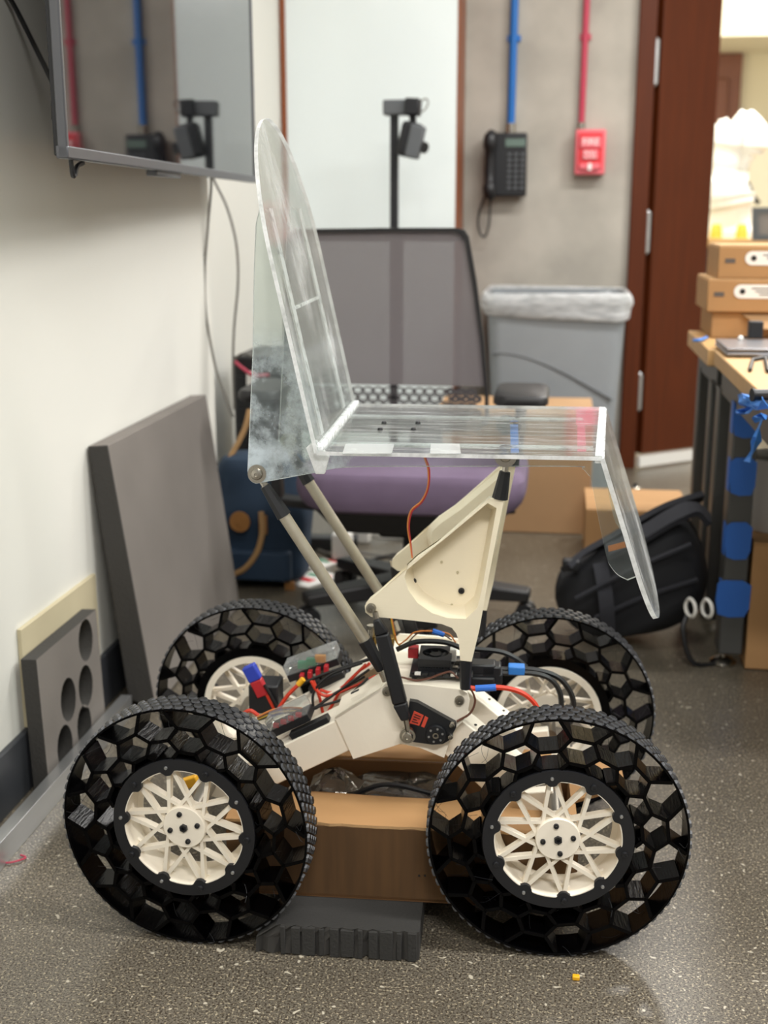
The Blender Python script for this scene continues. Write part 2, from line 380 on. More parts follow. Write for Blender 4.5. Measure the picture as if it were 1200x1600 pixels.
G().bar(d0 + V((.0, -.03, .03)), d1 + V((0, -.03, .03)), .045, .02, up=(d1 - d0).cross(V((0, 0, 1)))).build('door_gap_light', 'white_plastic', parent=door)['label'] = 'white strip standing in for bright light in the gap under the door'  # bright light through the gap under the door, modelled as a white strip

# ceiling light panels (the room's lamps)
def lamp(x, y, watts, z=LAMP_Z, size=(1.2, .3), far=False):
    t = empty('ceiling_light', (x, y, z), 'rectangular white ceiling light panel hanging above the room', 'light', group='ceiling light panels')
    G().box((0, 0, .02), (size[0] + .04, size[1] + .04, .03)).build('light_frame', 'white_plastic', parent=t)
    l = bpy.data.lights.new('panel', 'AREA'); l.shape = 'RECTANGLE'; l.size, l.size_y = size; l.energy = watts; l.color = (1, .985, .96)
    o = bpy.data.objects.new('panel_glow', l); S.collection.objects.link(o); o.parent = t; o.location = (0, 0, -.005)
for x, y, wt in LAMPS: lamp(x, y, wt)
for x, y in ((1.2, 6.6), (2.8, 8.4)): lamp(x, y, ROOM2_W, 3.85, (1.5, .8))

# white panel with wooden edges, in front of the concrete
xl, xr = WX2 + .004, onY(714, 150, WPY).x
t = empty('whiteboard', (xr, WPY, 0), 'tall glossy white board with wooden edges between the left wall and the concrete', 'whiteboard')
o = V((xr, WPY, 0))
G().box(*B3(xl - o.x + .02, 0, 0, .30, .06, 2.98)).build('panel', 'whiteboard', parent=t, smooth=False)
G().box(*B3(xl - o.x, xl - o.x + .02, -.004, .30, .0, 2.98)).build('edge_trim', 'brown_edge', parent=t, smooth=False)
G().box(*B3(0.0, .007, -.002, .30, .0, 2.98)).build('edge_trim', 'brown_edge', parent=t, smooth=False)

# ------------------------------------------------------------------ on the back wall
def conduit(name, px, py, r, k, label):
    p = onY(px, py, WY - r - .004); g = G().cyl(p, (p.x + .012, p.y, 2.99), r, n=14)
    for z in (p.z + .35, p.z + .75):
        g.box((p.x + .004, WY - .006, z), (r * 3.4, .012, .022))
    o = tag(g.build(name, k), label, 'conduit'); G().cyl(p - V((0, 0, .012)), p + V((0, 0, .03)), r * 1.25, n=14).build('coupling', 'steel', parent=o); return o
conduit('conduit_pipe', 798, 205, .0155, 'blue_paint', 'blue painted conduit pipe running down the concrete to the phone')
conduit('conduit_pipe', 908, 204, .0125, 'red_paint', 'red painted conduit pipe running down to the fire alarm box')
PP = .00272
p = onY(791, 258, WY - .03)
t = empty('wall_phone', p, 'black desk phone mounted on the concrete wall below the blue conduit', 'phone')
G().box((.004, -.012, 0), (.158, .05, .245), taper=.98).build('body', 'black_plastic', parent=t, bevel=.008)
G().box((.002, .02, -.02), (.11, .018, .16)).build('wall_bracket', 'black_matte', parent=t)
h = G().tube([(-.058, -.05, .118), (-.062, -.075, .09), (-.062, -.062, .03), (-.062, -.062, -.05), (-.060, -.075, -.10), (-.056, -.052, -.122)], [.02, .027, .021, .021, .027, .02], n=12)
h.build('handset', 'black_plastic', parent=t)
G().box((.036, -.039, .084), (.078, .004, .03)).build('display', 'lcd', parent=t, bevel=.001)
bt = None
for r_ in range(7):
    for c in range(3):
        xx = .014 + c * .026; zz = .04 - r_ * .0215
        if bt is None: bt = G().box((0, 0, 0), (.014, .005, .011)).build('button', 'grey_dark', parent=t, bevel=.001); bt.location = (xx, -.039, zz)
        else: inst(bt, t, (xx, -.039, zz))
cp = [onY(*q, WY - .045) - p for q in ((764, 296), (753, 318), (747, 345), (751, 366), (758, 369), (764, 350), (766, 318), (768, 300))]
G().tube(cp, .0045, n=7).build('cord', 'cable_black', parent=t)

p = onY(922, 238, WY - .028)
t = empty('fire_alarm_station', p, 'red fire alarm pull station on the concrete wall under the red pipe', 'alarm')
G().box((0, 0, 0), (.118, .054, .172), taper=1).build('housing', 'alarm_pink', parent=t, bevel=.006)
G().box((.0, -.029, .004), (.094, .008, .138)).build('recess_plate', 'alarm_red', parent=t, bevel=.003)
hd = G().box((0, -.036, .036), (.080, .012, .040)); hd.box((0, -.036, -.010), (.060, .012, .036)); hd.box((0, -.036, -.055), (.08, .010, .022))
hd = hd.build('pull_handle', 'alarm_pink', parent=t, bevel=.003)
text('FIRE', .036, M.Translation((0, -.0425, .037)) @ RX, 'print_white', 'lettering', hd)
text('PULL', .022, M.Translation((0, -.0425, -.004)) @ RX, 'print_white', 'lettering', hd)
text('DOWN', .014, M.Translation((0, -.0425, -.021)) @ RX, 'print_white', 'lettering', hd)
G().box((0, -.042, -.056), (.014, .006, .026)).build('label_tab', 'print_white', parent=t)

# camera stand in front of the white panel
SY = 4.35
p = onY(616, 352, SY); hd = onY(616, 168, SY); k = .00243
t = empty('camera_stand', (p.x, SY, 0), 'tall black camera stand behind the mesh chair against the white board', 'stand')
G().box((0, 0, hd.z / 2), (.027, .03, hd.z - .03)).build('pole', 'black_matte', parent=t, bevel=.002)
G().lathe([(.0, .0), (.17, .0), (.17, .012), (.03, .02), (.0, .02)], n=28).build('base', 'black_matte', parent=t)
def sp(px, py, y=SY): return onY(px, py, y) - V((p.x, SY, 0))
G().bar(sp(600, 169), sp(638, 168), .068, .05).build('head', 'grey_dark', parent=t, bevel=.005)
G().bar(sp(634, 167, SY - .01), sp(657, 168, SY - .01), .078, .056).build('clamp', 'black_matte', parent=t, bevel=.006)
G().tube([sp(644, 180), sp(645, 190), sp(640, 202)], .012, n=10).build('swivel', 'black_matte', parent=t)
c0 = sp(644, 219, SY - .01)
c = G().bar(sp(648, 192, SY - .01), sp(636, 246, SY - .01), .092, .075, up=(1, 0, 0)).build('camera_body', 'black_matte', parent=t, bevel=.014)
G().bar(sp(655, 196, SY - .045), sp(643, 247, SY - .045), .040, .05, up=(1, 0, 0)).build('front_plate', 'grey_dark', parent=c, bevel=.006)
G().cyl(sp(654, 228, SY - .03), sp(664, 231, SY - .05), .022, .019).build('lens', 'black_plastic', parent=c)
G().tube([sp(654, 162), sp(664, 154), sp(669, 160), (sp(664, 171)), sp(656, 176)], .0025, n=6).build('cable', 'cable_gray', parent=t)

# ------------------------------------------------------------------ television on the left wall
TA = R(4); XT = -.72
tl = onX(107, 243, XT); tv_o = V((XT, tl.y, tl.z))
t = empty('television', tv_o, 'large dark wall mounted television reflecting the concrete wall and pipes', 'television', rz_=TA)
tn = V((-math.sin(TA), math.cos(TA), 0)); nn = V((math.cos(TA), math.sin(TA), 0)); r_ = ray(397, 150)
TW = ((EYE + r_ * ((tv_o - EYE).dot(nn) / r_.dot(nn))) - tv_o).dot(tn); TH = TW * .575; print('tv', TW)
g = G().box(*B3(-.022, -.004, 0, TW, 0, TH)); g.build('cabinet', 'tv_back', parent=t, bevel=.002)
G().box(*B3(-.0045, -.003, .012, TW - .012, .012, TH - .01)).build('screen', 'screen_glass', parent=t, smooth=False)
f = G().box(*B3(-.015, 0, -.003, .007, -.003, TH)); f.box(*B3(-.024, 0, TW - .012, TW + .003, -.003, TH)); f.box(*B3(-.018, .001, -.003, TW + .003, -.004, .014)); f.box(*B3(-.024, 0, -.003, TW + .003, TH - .01, TH + .003))
f.build('bezel', 'tv_frame', parent=t, bevel=.002)
G().box(*B3(-.06, -.02, .10, TW - .10, .05, TH - .16), taper=.9).build('rear_housing', 'tv_back', parent=t, bevel=.01)
G().box(*B3(-.075, -.055, .25, TW - .25, .10, .55)).build('mount_plate', 'tv_back', parent=t)
G().bar((-.06, TW * .5, .33), (-.155, TW * .5, .33), .06, .22).build('mount_arm', 'tv_back', parent=t)
g = G().tube([(-.02, .07, .01), (-.02, .075, -.022), (-.02, .085, -.026), (-.02, .10, -.012), (-.02, .13, -.006)], .004, n=6); g.build('mount_strap', 'black_matte', parent=t)
G().box(*B3(-.03, -.008, .55, .75, -.014, -.002)).build('sensor_bar', 'tv_frame', parent=t, bevel=.003)
ti = (M.Translation(tv_o) @ M.Rotation(TA, 4, 'Z')).inverted()
g = G().tube([ti @ onX(-20, -60, -.945), ti @ onX(20, 5, -.94), ti @ onX(58, 80, -.90), ti @ onX(91, 150, -.80), ti @ onX(95, 190, -.75)], .0045, n=7)
g.build('power_cord', 'cable_black', parent=t)
def hang(pts, lab, Y=3.42):
    g = G().tube([onY(px, py, Y) for px, py in pts], .0038, n=6)
    return tag(g.build('hanging_cable', 'cable_gray'), lab, 'cable')
hang([(327, 262), (330, 290), (325, 350), (320, 420), (322, 490), (336, 570), (352, 620), (364, 652)], 'thin gray cable hanging from the television, the one bowing toward the left', 3.27)
hang([(328, 262), (336, 285), (355, 325), (369, 380), (372, 440), (366, 510), (364, 575), (366, 640)], 'thin gray cable hanging from the television, the one bowing toward the chair')

# ------------------------------------------------------------------ things leaning on the left wall
yA = onZ(200, 1108).y; yF = yA + .72
A_, B_ = onZ(203, 1112), onZ(236, 1096); A_.y = B_.y = yA; A_.x = -.893; B_.x = A_.x + .062
C_, D_ = onY(128, 697, yA), onY(160, 693, yA); sh = max(0, WX + .004 - C_.x); C_.x += sh; D_.x += sh
D_.z = C_.z + .004; A_.z = .022; B_.z = .004
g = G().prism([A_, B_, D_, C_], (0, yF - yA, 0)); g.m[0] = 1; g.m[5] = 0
tag(g.build('foam_slab', ['foam', 'foam_dark'], bevel=.003), 'tall thick gray foam slab leaning against the white wall', 'foam slab')
# block with oval holes
y0 = onZ(46, 1238).y; px_ = -.888
yE = onX(152, 1140, px_).y; zT = onX(58, 1026, px_).z
lean = M.Translation((-.903, 0, .0)) @ M.Rotation(R(-1.6), 4, 'Y')
loc = M.Translation((0, y0, 0)) @ lean @ M(((0, 0, 1, 0), (1, 0, 0, 0), (0, 1, 0, 0), (0, 0, 0, 1)))      # outline (along y, up) -> leaning plate
inv = loc.inverted()
def onplane(px, py):
    o_, d_ = inv @ EYE, inv.to_3x3() @ ray(px, py); q = o_ - d_ * (o_.z / d_.z); return (q.x, q.y)
hs = [onplane(*q) for q in ((134, 1000), (107, 1093), (134, 1072), (102, 1168), (132, 1134))]
c0, c1, c2 = onplane(58, 1030), onplane(150, 952), onplane(140, 1150)
print('block', c0, c1, c2, hs)
L_ = min(c1[0], .45); H_ = c0[1]
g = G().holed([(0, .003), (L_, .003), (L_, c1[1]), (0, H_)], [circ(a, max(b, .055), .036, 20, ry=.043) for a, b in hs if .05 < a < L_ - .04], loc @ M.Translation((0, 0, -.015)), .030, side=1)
tag(g.build('foam_block', ['foam', 'foam_dark'], ang=.5), 'gray foam block with oval holes leaning behind the aluminium bar', 'foam block')
b0, b1 = onX(50, 985, -.925), onX(165, 896, -.925)
yb0 = b0.y; yb1 = min(b1.y, yA - .01)
tag(G().prism([(-.9455, yb0, .119), (-.9455, yb1, .119), (-.9455, yb1, b1.z), (-.9455, yb0, b0.z)], (-.009, 0, 0)).build('beige_board', 'beige_board', bevel=.001), 'thin beige board against the wall behind the block with holes', 'board')
g = G()
zt = onX(0, 1318, -.873).z; xb = max(onZ(0, 1293, zt).x, -.900)
g.prism([(-.873, 1.05, 0), (-.873, 1.05, zt), (xb, 1.05, zt), (xb, 1.05, zt - .004), (-.879, 1.05, zt - .004), (-.879, 1.05, 0)], (0, yA - 1.08, 0))
tag(g.build('aluminium_angle', 'aluminium', bevel=.0008), 'long aluminium angle bar lying on the floor along the left wall', 'metal bar')

# ------------------------------------------------------------------ behind the rover: case, navy bag, odds on the floor
YC = 3.62
a, b = onY(363, 556, YC), onY(440, 556, YC)
t = empty('equipment_case', ((a.x + b.x) / 2, YC, 0), 'upright black equipment case by the wall behind the navy backpack', 'case')
W_ = b.x - a.x
G().box((0, .15, a.z / 2), (W_, .3, a.z)).build('body', 'black_plastic', parent=t, bevel=.01)
for i in range(5): G().box((0, -.004, a.z - .07 - i * .05), (W_ * .8, .01, .018)).build('front_slot', 'black_matte', parent=t)
q = [onY(*s_, YC - .03) - t.location for s_ in ((366, 562), (378, 553), (392, 556), (399, 562))]
G().tube(q, .004, n=6).build('cord', 'cable_gray', parent=t)
q = [onY(*s_, YC - .03) - t.location for s_ in ((367, 565), (378, 574), (396, 586), (420, 586))]
G().tube(q, .006, n=6).build('red_cord', 'red_paint', parent=t)
G().box(onY(392, 592, YC - .02) - t.location, (.022, .02, .045)).build('tag_card', 'paper', parent=t)

YB = 3.25
a, b = onZ(345, 945), onZ(478, 940)
bx0, bx1 = onY(328, 800, YB).x, onY(474, 800, YB).x; bz = onY(400, 716, YB + .05).z
t = empty('navy_backpack', ((bx0 + bx1) / 2, YB, 0), 'navy backpack with tan leather patches standing behind the gray foam slab', 'backpack')
W_ = bx1 - bx0
rings = []
for i in range(11):
    f = i / 10; z = .005 + f * (bz - .005); wv = W_ * (1 - .10 * f ** 3 - .08 * (1 - f) ** 3); d = .19 * (1 - .35 * f ** 4 - .08 * (1 - f) ** 4)
    rr = rrect(0, .10, wv, d, min(d, wv) * .28, z, 4)
    rings.append([q + V((0.006 * math.sin(9 * f + q.x * 20), .006 * math.sin(f * 14 + q.x * 31), 0)) for q in rr])
rings.append([V((q.x * .6, (q.y - .10) * .4 + .10, bz + .012)) for q in rings[-1]])
G().loft(rings).build('body', 'navy', parent=t, sub=1)
def np_(px, py, y=YB - .008): return onY(px, py, y) - t.location
pk = G(); pz0, pz1 = np_(400, 935).z, np_(400, 860).z
pk.loft([rrect(0, -.005, W_ * .74, .05, .02, z, 3) for z in (max(pz0, .03), max(pz0, .03) + .02, pz1 - .02, pz1)]); pk.build('front_pocket', 'navy', parent=t, bevel=.006)
c0 = np_(375, 815, YB - .012)
G().cyl(c0, c0 + V((0, -.006, 0)), .030, .029, n=24).build('leather_patch', 'leather', parent=t)['label'] = 'round tan leather patch'
G().cyl(c0 + V((0, -.006, 0)), c0 + V((0, -.009, 0)), .011, n=16).build('snap', 'leather', parent=t)
for px in (344, 411):
    c1 = np_(px, 820, YB - .010); G().box(c1, (.024, .008, .055)).build('leather_tab', 'leather', parent=t, bevel=.002)
q = [np_(*s_, YB - .03) for s_ in ((408, 800), (410, 830), (402, 862), (385, 886), (366, 897), (350, 900))]
G().tube(q, .0085, n=8).build('handle_strap', 'leather_pale', parent=t)
G().tube([np_(358, 717, YB + .06), np_(372, 692, YB + .08), np_(383, 668, YB + .1), np_(390, 640, YB + .12)], .008, n=8).build('shoulder_strap', 'leather_pale', parent=t)
G().box(np_(453, 920, YB - .0), (.03, .012, .045)).build('corner_patch', 'leather', parent=t, bevel=.003)

# paper bag / red and white print beside the bag
for i, (px, py, w_, c, l) in enumerate(((488, 905, .10, 'paper', 'white printed paper lying on the floor beside the navy backpack'), (500, 882, .07, 'paper', 'small white card on the floor behind the printed paper by the navy backpack'))):
    p = onZ(px, py, .0); o = tag(G().box((0, 0, .0015), (w_, w_ * 1.5, .002)).build('printed_paper', c, loc=p), l, 'paper'); o.rotation_euler = (0, 0, -.5)
    G().box((-.01, -.02, .003), (w_ * .55, .03, .001)).build('red_print', 'alarm_red', parent=o); G().box((-.01, .03, .003), (w_ * .6, .02, .001)).build('green_print', 'green_block', parent=o)
    G().box((.01, .045, .003), (w_ * .5, .012, .001)).build('red_print', 'alarm_red', parent=o)
# power adapters and strip against the wall foot behind the chair
yP = 4.1
p = onZ(505, 858, 0)
o = tag(G().box((0, 0, .022), (.22, .06, .044)).build('power_strip', 'black_plastic', loc=p, bevel=.005), 'black power strip on the floor behind the mesh chair', 'power strip'); o.rotation_euler = (0, 0, .1)
p1 = onY(537, 836, p.y)
for q, s_, l in ((onY(535, 852, p.y - .10), (.062, .05, .085), 'white power adapter plugged in beside the black strip, the nearer one'), (onY(565, 842, p.y + .10), (.06, .05, .07), 'white power adapter behind the other adapter, with a gray cable')):
    q.z = s_[2] / 2; o = tag(G().box((0, 0, 0), s_).build('power_adapter', 'white_plastic', loc=q, bevel=.008), l, 'adapter')
    G().tube([(.0, .0, -.01), (.06, .0, -.02), (.12, .03, -s_[2] / 2 + .005), (.22, -.02, -s_[2] / 2 + .005)], .004, n=6).build('adapter_cable', 'cable_gray', parent=o)
g = G().tube([onZ(*q, .006) for q in ((470, 848), (520, 868), (560, 882), (590, 880), (625, 885), (660, 895))], .0055, n=6)
tag(g.build('floor_cable', 'cable_gray'), 'gray cable snaking across the floor behind the rover', 'cable')
g = G().tube([onZ(*q, .006) for q in ((560, 885), (590, 872), (640, 862), (690, 850))], .0045, n=6)
tag(g.build('floor_cable', 'cable_black'), 'black cable on the floor under the mesh chair', 'cable')

# ------------------------------------------------------------------ office chair
YK = 3.27
cx = onY(618, 500, YK).x
t = empty('office_chair', (cx, 3.0, 0), 'office chair with purple seat and gray mesh back facing the rover', 'chair')
o = t.location
def ch(px, py, y): return onY(px, py, y) - o
out = [(447, 372), (452, 363), (470, 358), (600, 356), (715, 356), (727, 360), (733, 370), (745, 440), (757, 540), (763, 610), (764, 660), (740, 672), (620, 676), (470, 672), (445, 660), (444, 600), (444, 500)]
P2 = [ch(x, y, YK) for x, y in out]; PL = [(q.x, q.z) for q in P2]
cxm = sum(a for a, b in PL) / len(PL); czm = sum(b for a, b in PL) / len(PL)
def shrink(d): return [(a + (cxm - a) / abs(cxm - a) * min(d, abs(cxm - a)) if abs(cxm - a) > 1e-6 else a, b + (czm - b) / abs(czm - b) * d) for a, b in PL]
MK = M.Translation((0, YK - o.y, 0)) @ RX
G().holed(PL, [shrink(.010)], MK, .022).build('back_frame', 'chair_black', parent=t, bevel=.002)
zl_ = ch(600, 601, YK).z
G().holed([(a, max(b, zl_)) for a, b in shrink(.009)], [], MK, .002).build('mesh_back', 'chair_mesh', parent=t, smooth=False)
x0 = ch(608, 400, YK).x; x1 = ch(629, 400, YK).x; zt = ch(600, 360, YK).z; zb = ch(600, 600, YK).z
G().box(*B3(x0, x1, YK - o.y + .012, YK - o.y + .02, zb, zt)).build('spine_band', 'lumbar_grey', parent=t)
z2 = ch(600, 377, YK).z
G().box(*B3(PL[0][0] + .015, PL[6][0] - .012, YK - o.y + .012, YK - o.y + .018, z2, zt)).build('top_band', 'lumbar_grey', parent=t)
g = G(); hw = .021; z3 = ch(600, 602, YK).z
lx0, lx1 = PL[0][0] + .012, PL[9][0] - .006
r_ = .0125
nrow = 6; cols = int((lx1 - lx0) / (r_ * 2.25))
for j in range(nrow):
    for i in range(cols):
        c_ = (lx0 + (i + .5 + (j % 2) * .5) * r_ * 2.25, z3 - .012 - j * r_ * 1.55)
        mid = abs(i - cols / 2) < cols * .33
        for k in range(6):
            a0, a1 = R(60 * k), R(60 * k + 60)
            pts = []
            for rr, a in ((1.24, a0), (1.24, a1), (.84 if mid and j < 3 else .25, a1), (.84 if mid and j < 3 else .25, a0)): pts.append((c_[0] + r_ * rr * math.sin(a) * 1.05, -.012 + YK - o.y, c_[1] + r_ * rr * math.cos(a) * .74))
            g.add(pts + [(x, y - .004, z) for x, y, z in pts], [(0, 1, 2, 3), (7, 6, 5, 4), (2, 3, 7, 6)])
g.build('lumbar_grid', 'lumbar_dark', parent=t, smooth=False)['label'] = 'perforated lumbar band with hexagonal openings'
# seat
sx0, sx1 = ch(450, 770, 2.86).x, ch(824, 770, 2.86).x; stz = ch(640, 742, 2.84).z; sbz = ch(640, 815, 2.84).z
sw = sx1 - sx0; sc = (sx0 + sx1) / 2; rings = []
for f, kx, ky in ((0, .80, .86), (.12, .93, .96), (.45, 1, 1), (.8, .985, .99), (.96, .93, .95), (1.0, .80, .86)):
    rings.append(rrect(sc, 3.07 - o.y, sw * kx, .47 * ky, .11 * kx, sbz + (stz - sbz) * f, 5))
G().loft(rings).build('seat', 'purple_fabric', parent=t, sub=1)
G().loft([rrect(sc, 3.08 - o.y, sw * .7, .36, .08, sbz - .05, 4), rrect(sc, 3.08 - o.y, sw * .88, .43, .1, sbz + .012, 4)]).build('seat_pan', 'chair_black', parent=t)
G().box((sc, 3.08 - o.y, sbz - .055), (.17, .22, .05)).build('tilt_mechanism', 'chair_black', parent=t, bevel=.01)
G().cyl((sc - .005, 3.10 - o.y, .10), (sc - .005, 3.10 - o.y, sbz - .04), .032, n=18).build('gas_column', 'chair_black', parent=t)
G().bar((sc, 3.28 - o.y, sbz - .05), (sc, YK - o.y + .06, ch(600, 640, YK).z), .09, .025, up=(0, 1, 0)).build('back_bracket', 'chair_black', parent=t, bevel=.005)
hub = V((sc - .005, 3.10 - o.y, .085))
G().cyl(hub - V((0, 0, .03)), hub + V((0, 0, .03)), .05, .042, n=18).build('base_hub', 'chair_black', parent=t)
for i in range(5):
    a = R(-150 + 72 * i); d = V((math.cos(a), math.sin(a), 0))
    lg = G().bar(hub + d * .03, hub + d * .31 + V((0, 0, -.012)), .085, .055, w2=.055, h2=.03).build('base_leg', 'chair_black', parent=t, bevel=.006)
    c = hub + d * .30; q = G()
    for s_ in (-1, 1): n_ = d.cross(V((0, 0, 1))) * s_; q.cyl((c.x + n_.x * .006, c.y + n_.y * .006, .026), (c.x + n_.x * .024, c.y + n_.y * .024, .026), .026, n=14)
    q.cyl((c.x, c.y, .03), (c.x, c.y, hub.z - .02), .007); q.build('caster', 'black_matte', parent=lg)
for s_, pts in ((1, ((771, 606), (857, 628))), (-1, ((372, 618), (440, 640)))):
    yq = 3.02
    a, b = ch(*pts[0], yq), ch(*pts[1], yq); zz = ch(815, 631, yq).z; xc = (a.x + b.x) / 2
    ar = G().box((xc, yq - o.y + .09 + .02, zz / 1 + .0), (.012, .012, .012))
    w_ = b.x - a.x
    arm = G().loft([rrect(xc, yq - o.y + .10, w_ * .86, .24, .03, zz - .008, 4), rrect(xc, yq - o.y + .10, w_, .26, .035, zz, 4), rrect(xc, yq - o.y + .10, w_, .26, .035, zz + .014, 4), rrect(xc, yq - o.y + .10, w_ * .9, .25, .03, zz + .022, 4)])
    arm.build('armrest', 'chair_black', parent=t, ang=.9)
    q = G().bar((xc, yq - o.y + .12, zz), (xc - s_ * .015, yq - o.y + .12, sbz - .02), .05, .028, up=(1, 0, 0)); q.bar((xc - s_ * .012, yq - o.y + .12, sbz - .028), (sc + s_ * .08, yq - o.y + .10, sbz - .05), .06, .022)
    q.build('arm_post', 'chair_black', parent=t, bevel=.004)

# ------------------------------------------------------------------ bin, cardboard boxes, black backpack
YT = 4.62
a, b = onY(756, 462, YT), onY(986, 462, YT); tb = onY(957, 745, YT)
cx = (a.x + b.x) / 2; W_ = b.x - a.x - .02; zt = onY(870, 462, YT).z
t = empty('trash_bin', (cx, YT, 0), 'gray plastic trash bin with clear liner by the concrete wall', 'bin')
def br(f, k=0): return rrect(0, .22, W_ * (.86 + .14 * f) + k, .44 * (.86 + .14 * f) + k, .05, f * zt, 4)
G().loft([br(.012), br(1)], cap=False).add(br(.02), [list(range(20))]).build('body', 'grey_bin', parent=t)
lr = []
for dz, k in ((-.085, .018), (-.078, .03), (-.05, .034), (-.03, .044), (.0, .048), (.014, .03), (.0, .0), (-.12, -.02)):
    lr.append([q + V((.006 * math.sin(q.x * 60 + dz * 90), .006 * math.sin(q.x * 47 + dz * 70), dz + .010 * math.sin(q.x * 33 + q.y * 21 + dz * 30) * (1 if dz < -.05 else .35))) for q in br(1, k)])
G().loft(lr, cap=False).build('liner', 'liner', parent=t, sub=1)['label'] = 'clear plastic liner folded over the rim'
G().tube([onY(*q, YT + .012) - t.location for q in ((768, 552), (800, 554), (840, 565), (885, 585), (925, 607), (957, 625))], .005, n=6).build('moulded_groove', 'grey_dark', parent=t)

def carton(name, x0, x1, y0, y1, z0, z1, k, label, flaps=False, rot=0, inner='cardboard_in'):
    cx, cy = (x0 + x1) / 2, (y0 + y1) / 2; t = empty(name, (cx, cy, z0), label, 'box', rz_=rot); w_, d, h = (x1 - x0), (y1 - y0), z1 - z0; th = .005
    g = G(); g.box((0, 0, th / 2), (w_, d, th))
    g.box((0, -d / 2 + th / 2, h / 2), (w_, th, h)).box((0, d / 2 - th / 2, h / 2), (w_, th, h)).box((-w_ / 2 + th / 2, 0, h / 2), (th, d - 2 * th, h)).box((w_ / 2 - th / 2, 0, h / 2), (th, d - 2 * th, h))
    g.build('carton_body', k, parent=t, bevel=.0015)
    if not flaps:
        for s_ in (-1, 1): G().box((0, s_ * d / 4, h + .003), (w_, d / 2 - .002, .005)).build('top_flap', k, parent=t, bevel=.001)
    return t
# behind the chair, right
a = onZ(800, 832); x1 = onY(922, 800, a.y).x; zt = onY(860, 650, a.y).z
t = carton('cardboard_box', x1 - .52, x1, a.y, a.y + .38, 0, zt, 'cardboard_pale', 'large plain cardboard box on the floor between the chair and the bin')
yq = 3.62
t = carton('cardboard_box', onY(914, 850, yq).x, onY(1075, 850, yq).x, yq, yq + .3, 0, onY(960, 800, yq).z, 'cardboard_orange', 'cardboard box half hidden behind the black backpack')
p = onZ(992, 768, .022)
o = tag(G().lathe([(0, 0), (.012, .001), (.022, .012), (.024, .022), (.018, .038), (.006, .044), (0, .044)], n=18).build('door_stop', 'steel', loc=(p.x, p.y, 0)), 'small chrome door stop on the floor near the door', 'door stop')
G().cyl((0, 0, .044), (0, 0, .052), .009, n=12).build('rubber_tip', 'black_matte', parent=o)

# black backpack lying against the bench leg
yq = 2.92
t = empty('black_backpack', (onZ(980, 1000).x, yq, 0), 'black backpack slumped on the floor beside the bench leg', 'backpack')
o = t.location
spine = [((868, 940), .02), ((885, 935), .075), ((920, 930), .105), ((965, 918), .125), ((1010, 900), .135), ((1050, 880), .135), ((1078, 866), .115), ((1092, 858), .075), ((1098, 855), .03)]
rings = []
for i, ((px, py), r_) in enumerate(spine):
    c = onY(px, py, yq + .05) - o; d = V((.86, 0, .28)).normalized(); u = V((-.28, 0, .86)).normalized(); ring = []
    for j in range(18):
        a = 2 * math.pi * j / 18; cs, sn = math.cos(a), math.sin(a)
        cs = math.copysign(abs(cs) ** .7, cs); sn = math.copysign(abs(sn) ** .7, sn)
        q = c + V((0, 1, 0)) * cs * r_ * 1.05 + u * sn * r_ * 1.0
        q += V((0, .010 * math.sin(7 * a + i), .010 * math.sin(5 * a + i * 1.7)))
        q.z = max(q.z, .004); ring.append(q)
    rings.append(ring)
G().loft(rings).build('body', 'black_cloth', parent=t, sub=2)
def bp(px, py, y): return onY(px, py, y) - o
G().ribbon([bp(884, 888, yq - .06), bp(905, 868, yq - .03), bp(945, 846, yq), bp(1000, 815, yq + .03), bp(1050, 790, yq + .04), bp(1098, 775, yq + .05)], .045, .014, (0, .6, 1)).build('shoulder_strap', 'strap_cloth', parent=t)
G().ribbon([bp(950, 862, yq - .06), bp(1000, 838, yq - .06), bp(1050, 808, yq - .05), bp(1085, 795, yq - .03), bp(1108, 812, yq - .02)], .05, .014, (0, -.3, 1)).build('shoulder_strap', 'strap_cloth', parent=t)
G().ribbon([bp(938, 880, yq - .05), bp(944, 915, yq - .085), bp(948, 950, yq - .10), bp(950, 985, yq - .085)], .035, .008, (0, -1, .1)).build('compression_strap', 'strap_cloth', parent=t)
G().box(bp(893, 882, yq - .05), (.045, .03, .03)).build('strap_buckle', 'black_plastic', parent=t, bevel=.006)
for k_ in ((900, 935, 1080, 850), (930, 965, 1090, 905)):
    G().tube([bp(k_[0], k_[1], yq - .09), bp((k_[0] + k_[2]) / 2, (k_[1] + k_[3]) / 2 - 4, yq - .105), bp(k_[2], k_[3], yq - .09)], .006, n=6).build('seam_piping', 'strap_cloth', parent=t)
# white headphones-like rings hanging under the bench
p = onY(1090, 950, 2.80)
t = empty('white_cable_coil', p, 'white rings with black cable lying on the floor behind the bench leg', 'cable')
for dx in (-.016, .022): G().lathe([(.021, -.005), (.026, 0), (.021, .005), (.016, 0)], o=(dx, 0, .0), ax=(1, .5, 0), n=18, close=True).build('white_ring', 'white_plastic', parent=t)
G().tube([(-.02, .02, -.02), (-.03, 0, -.06), (0, -.01, -p.z + .008), (.09, .02, -p.z + .008)], .006, n=6).build('black_lead', 'cable_black', parent=t)

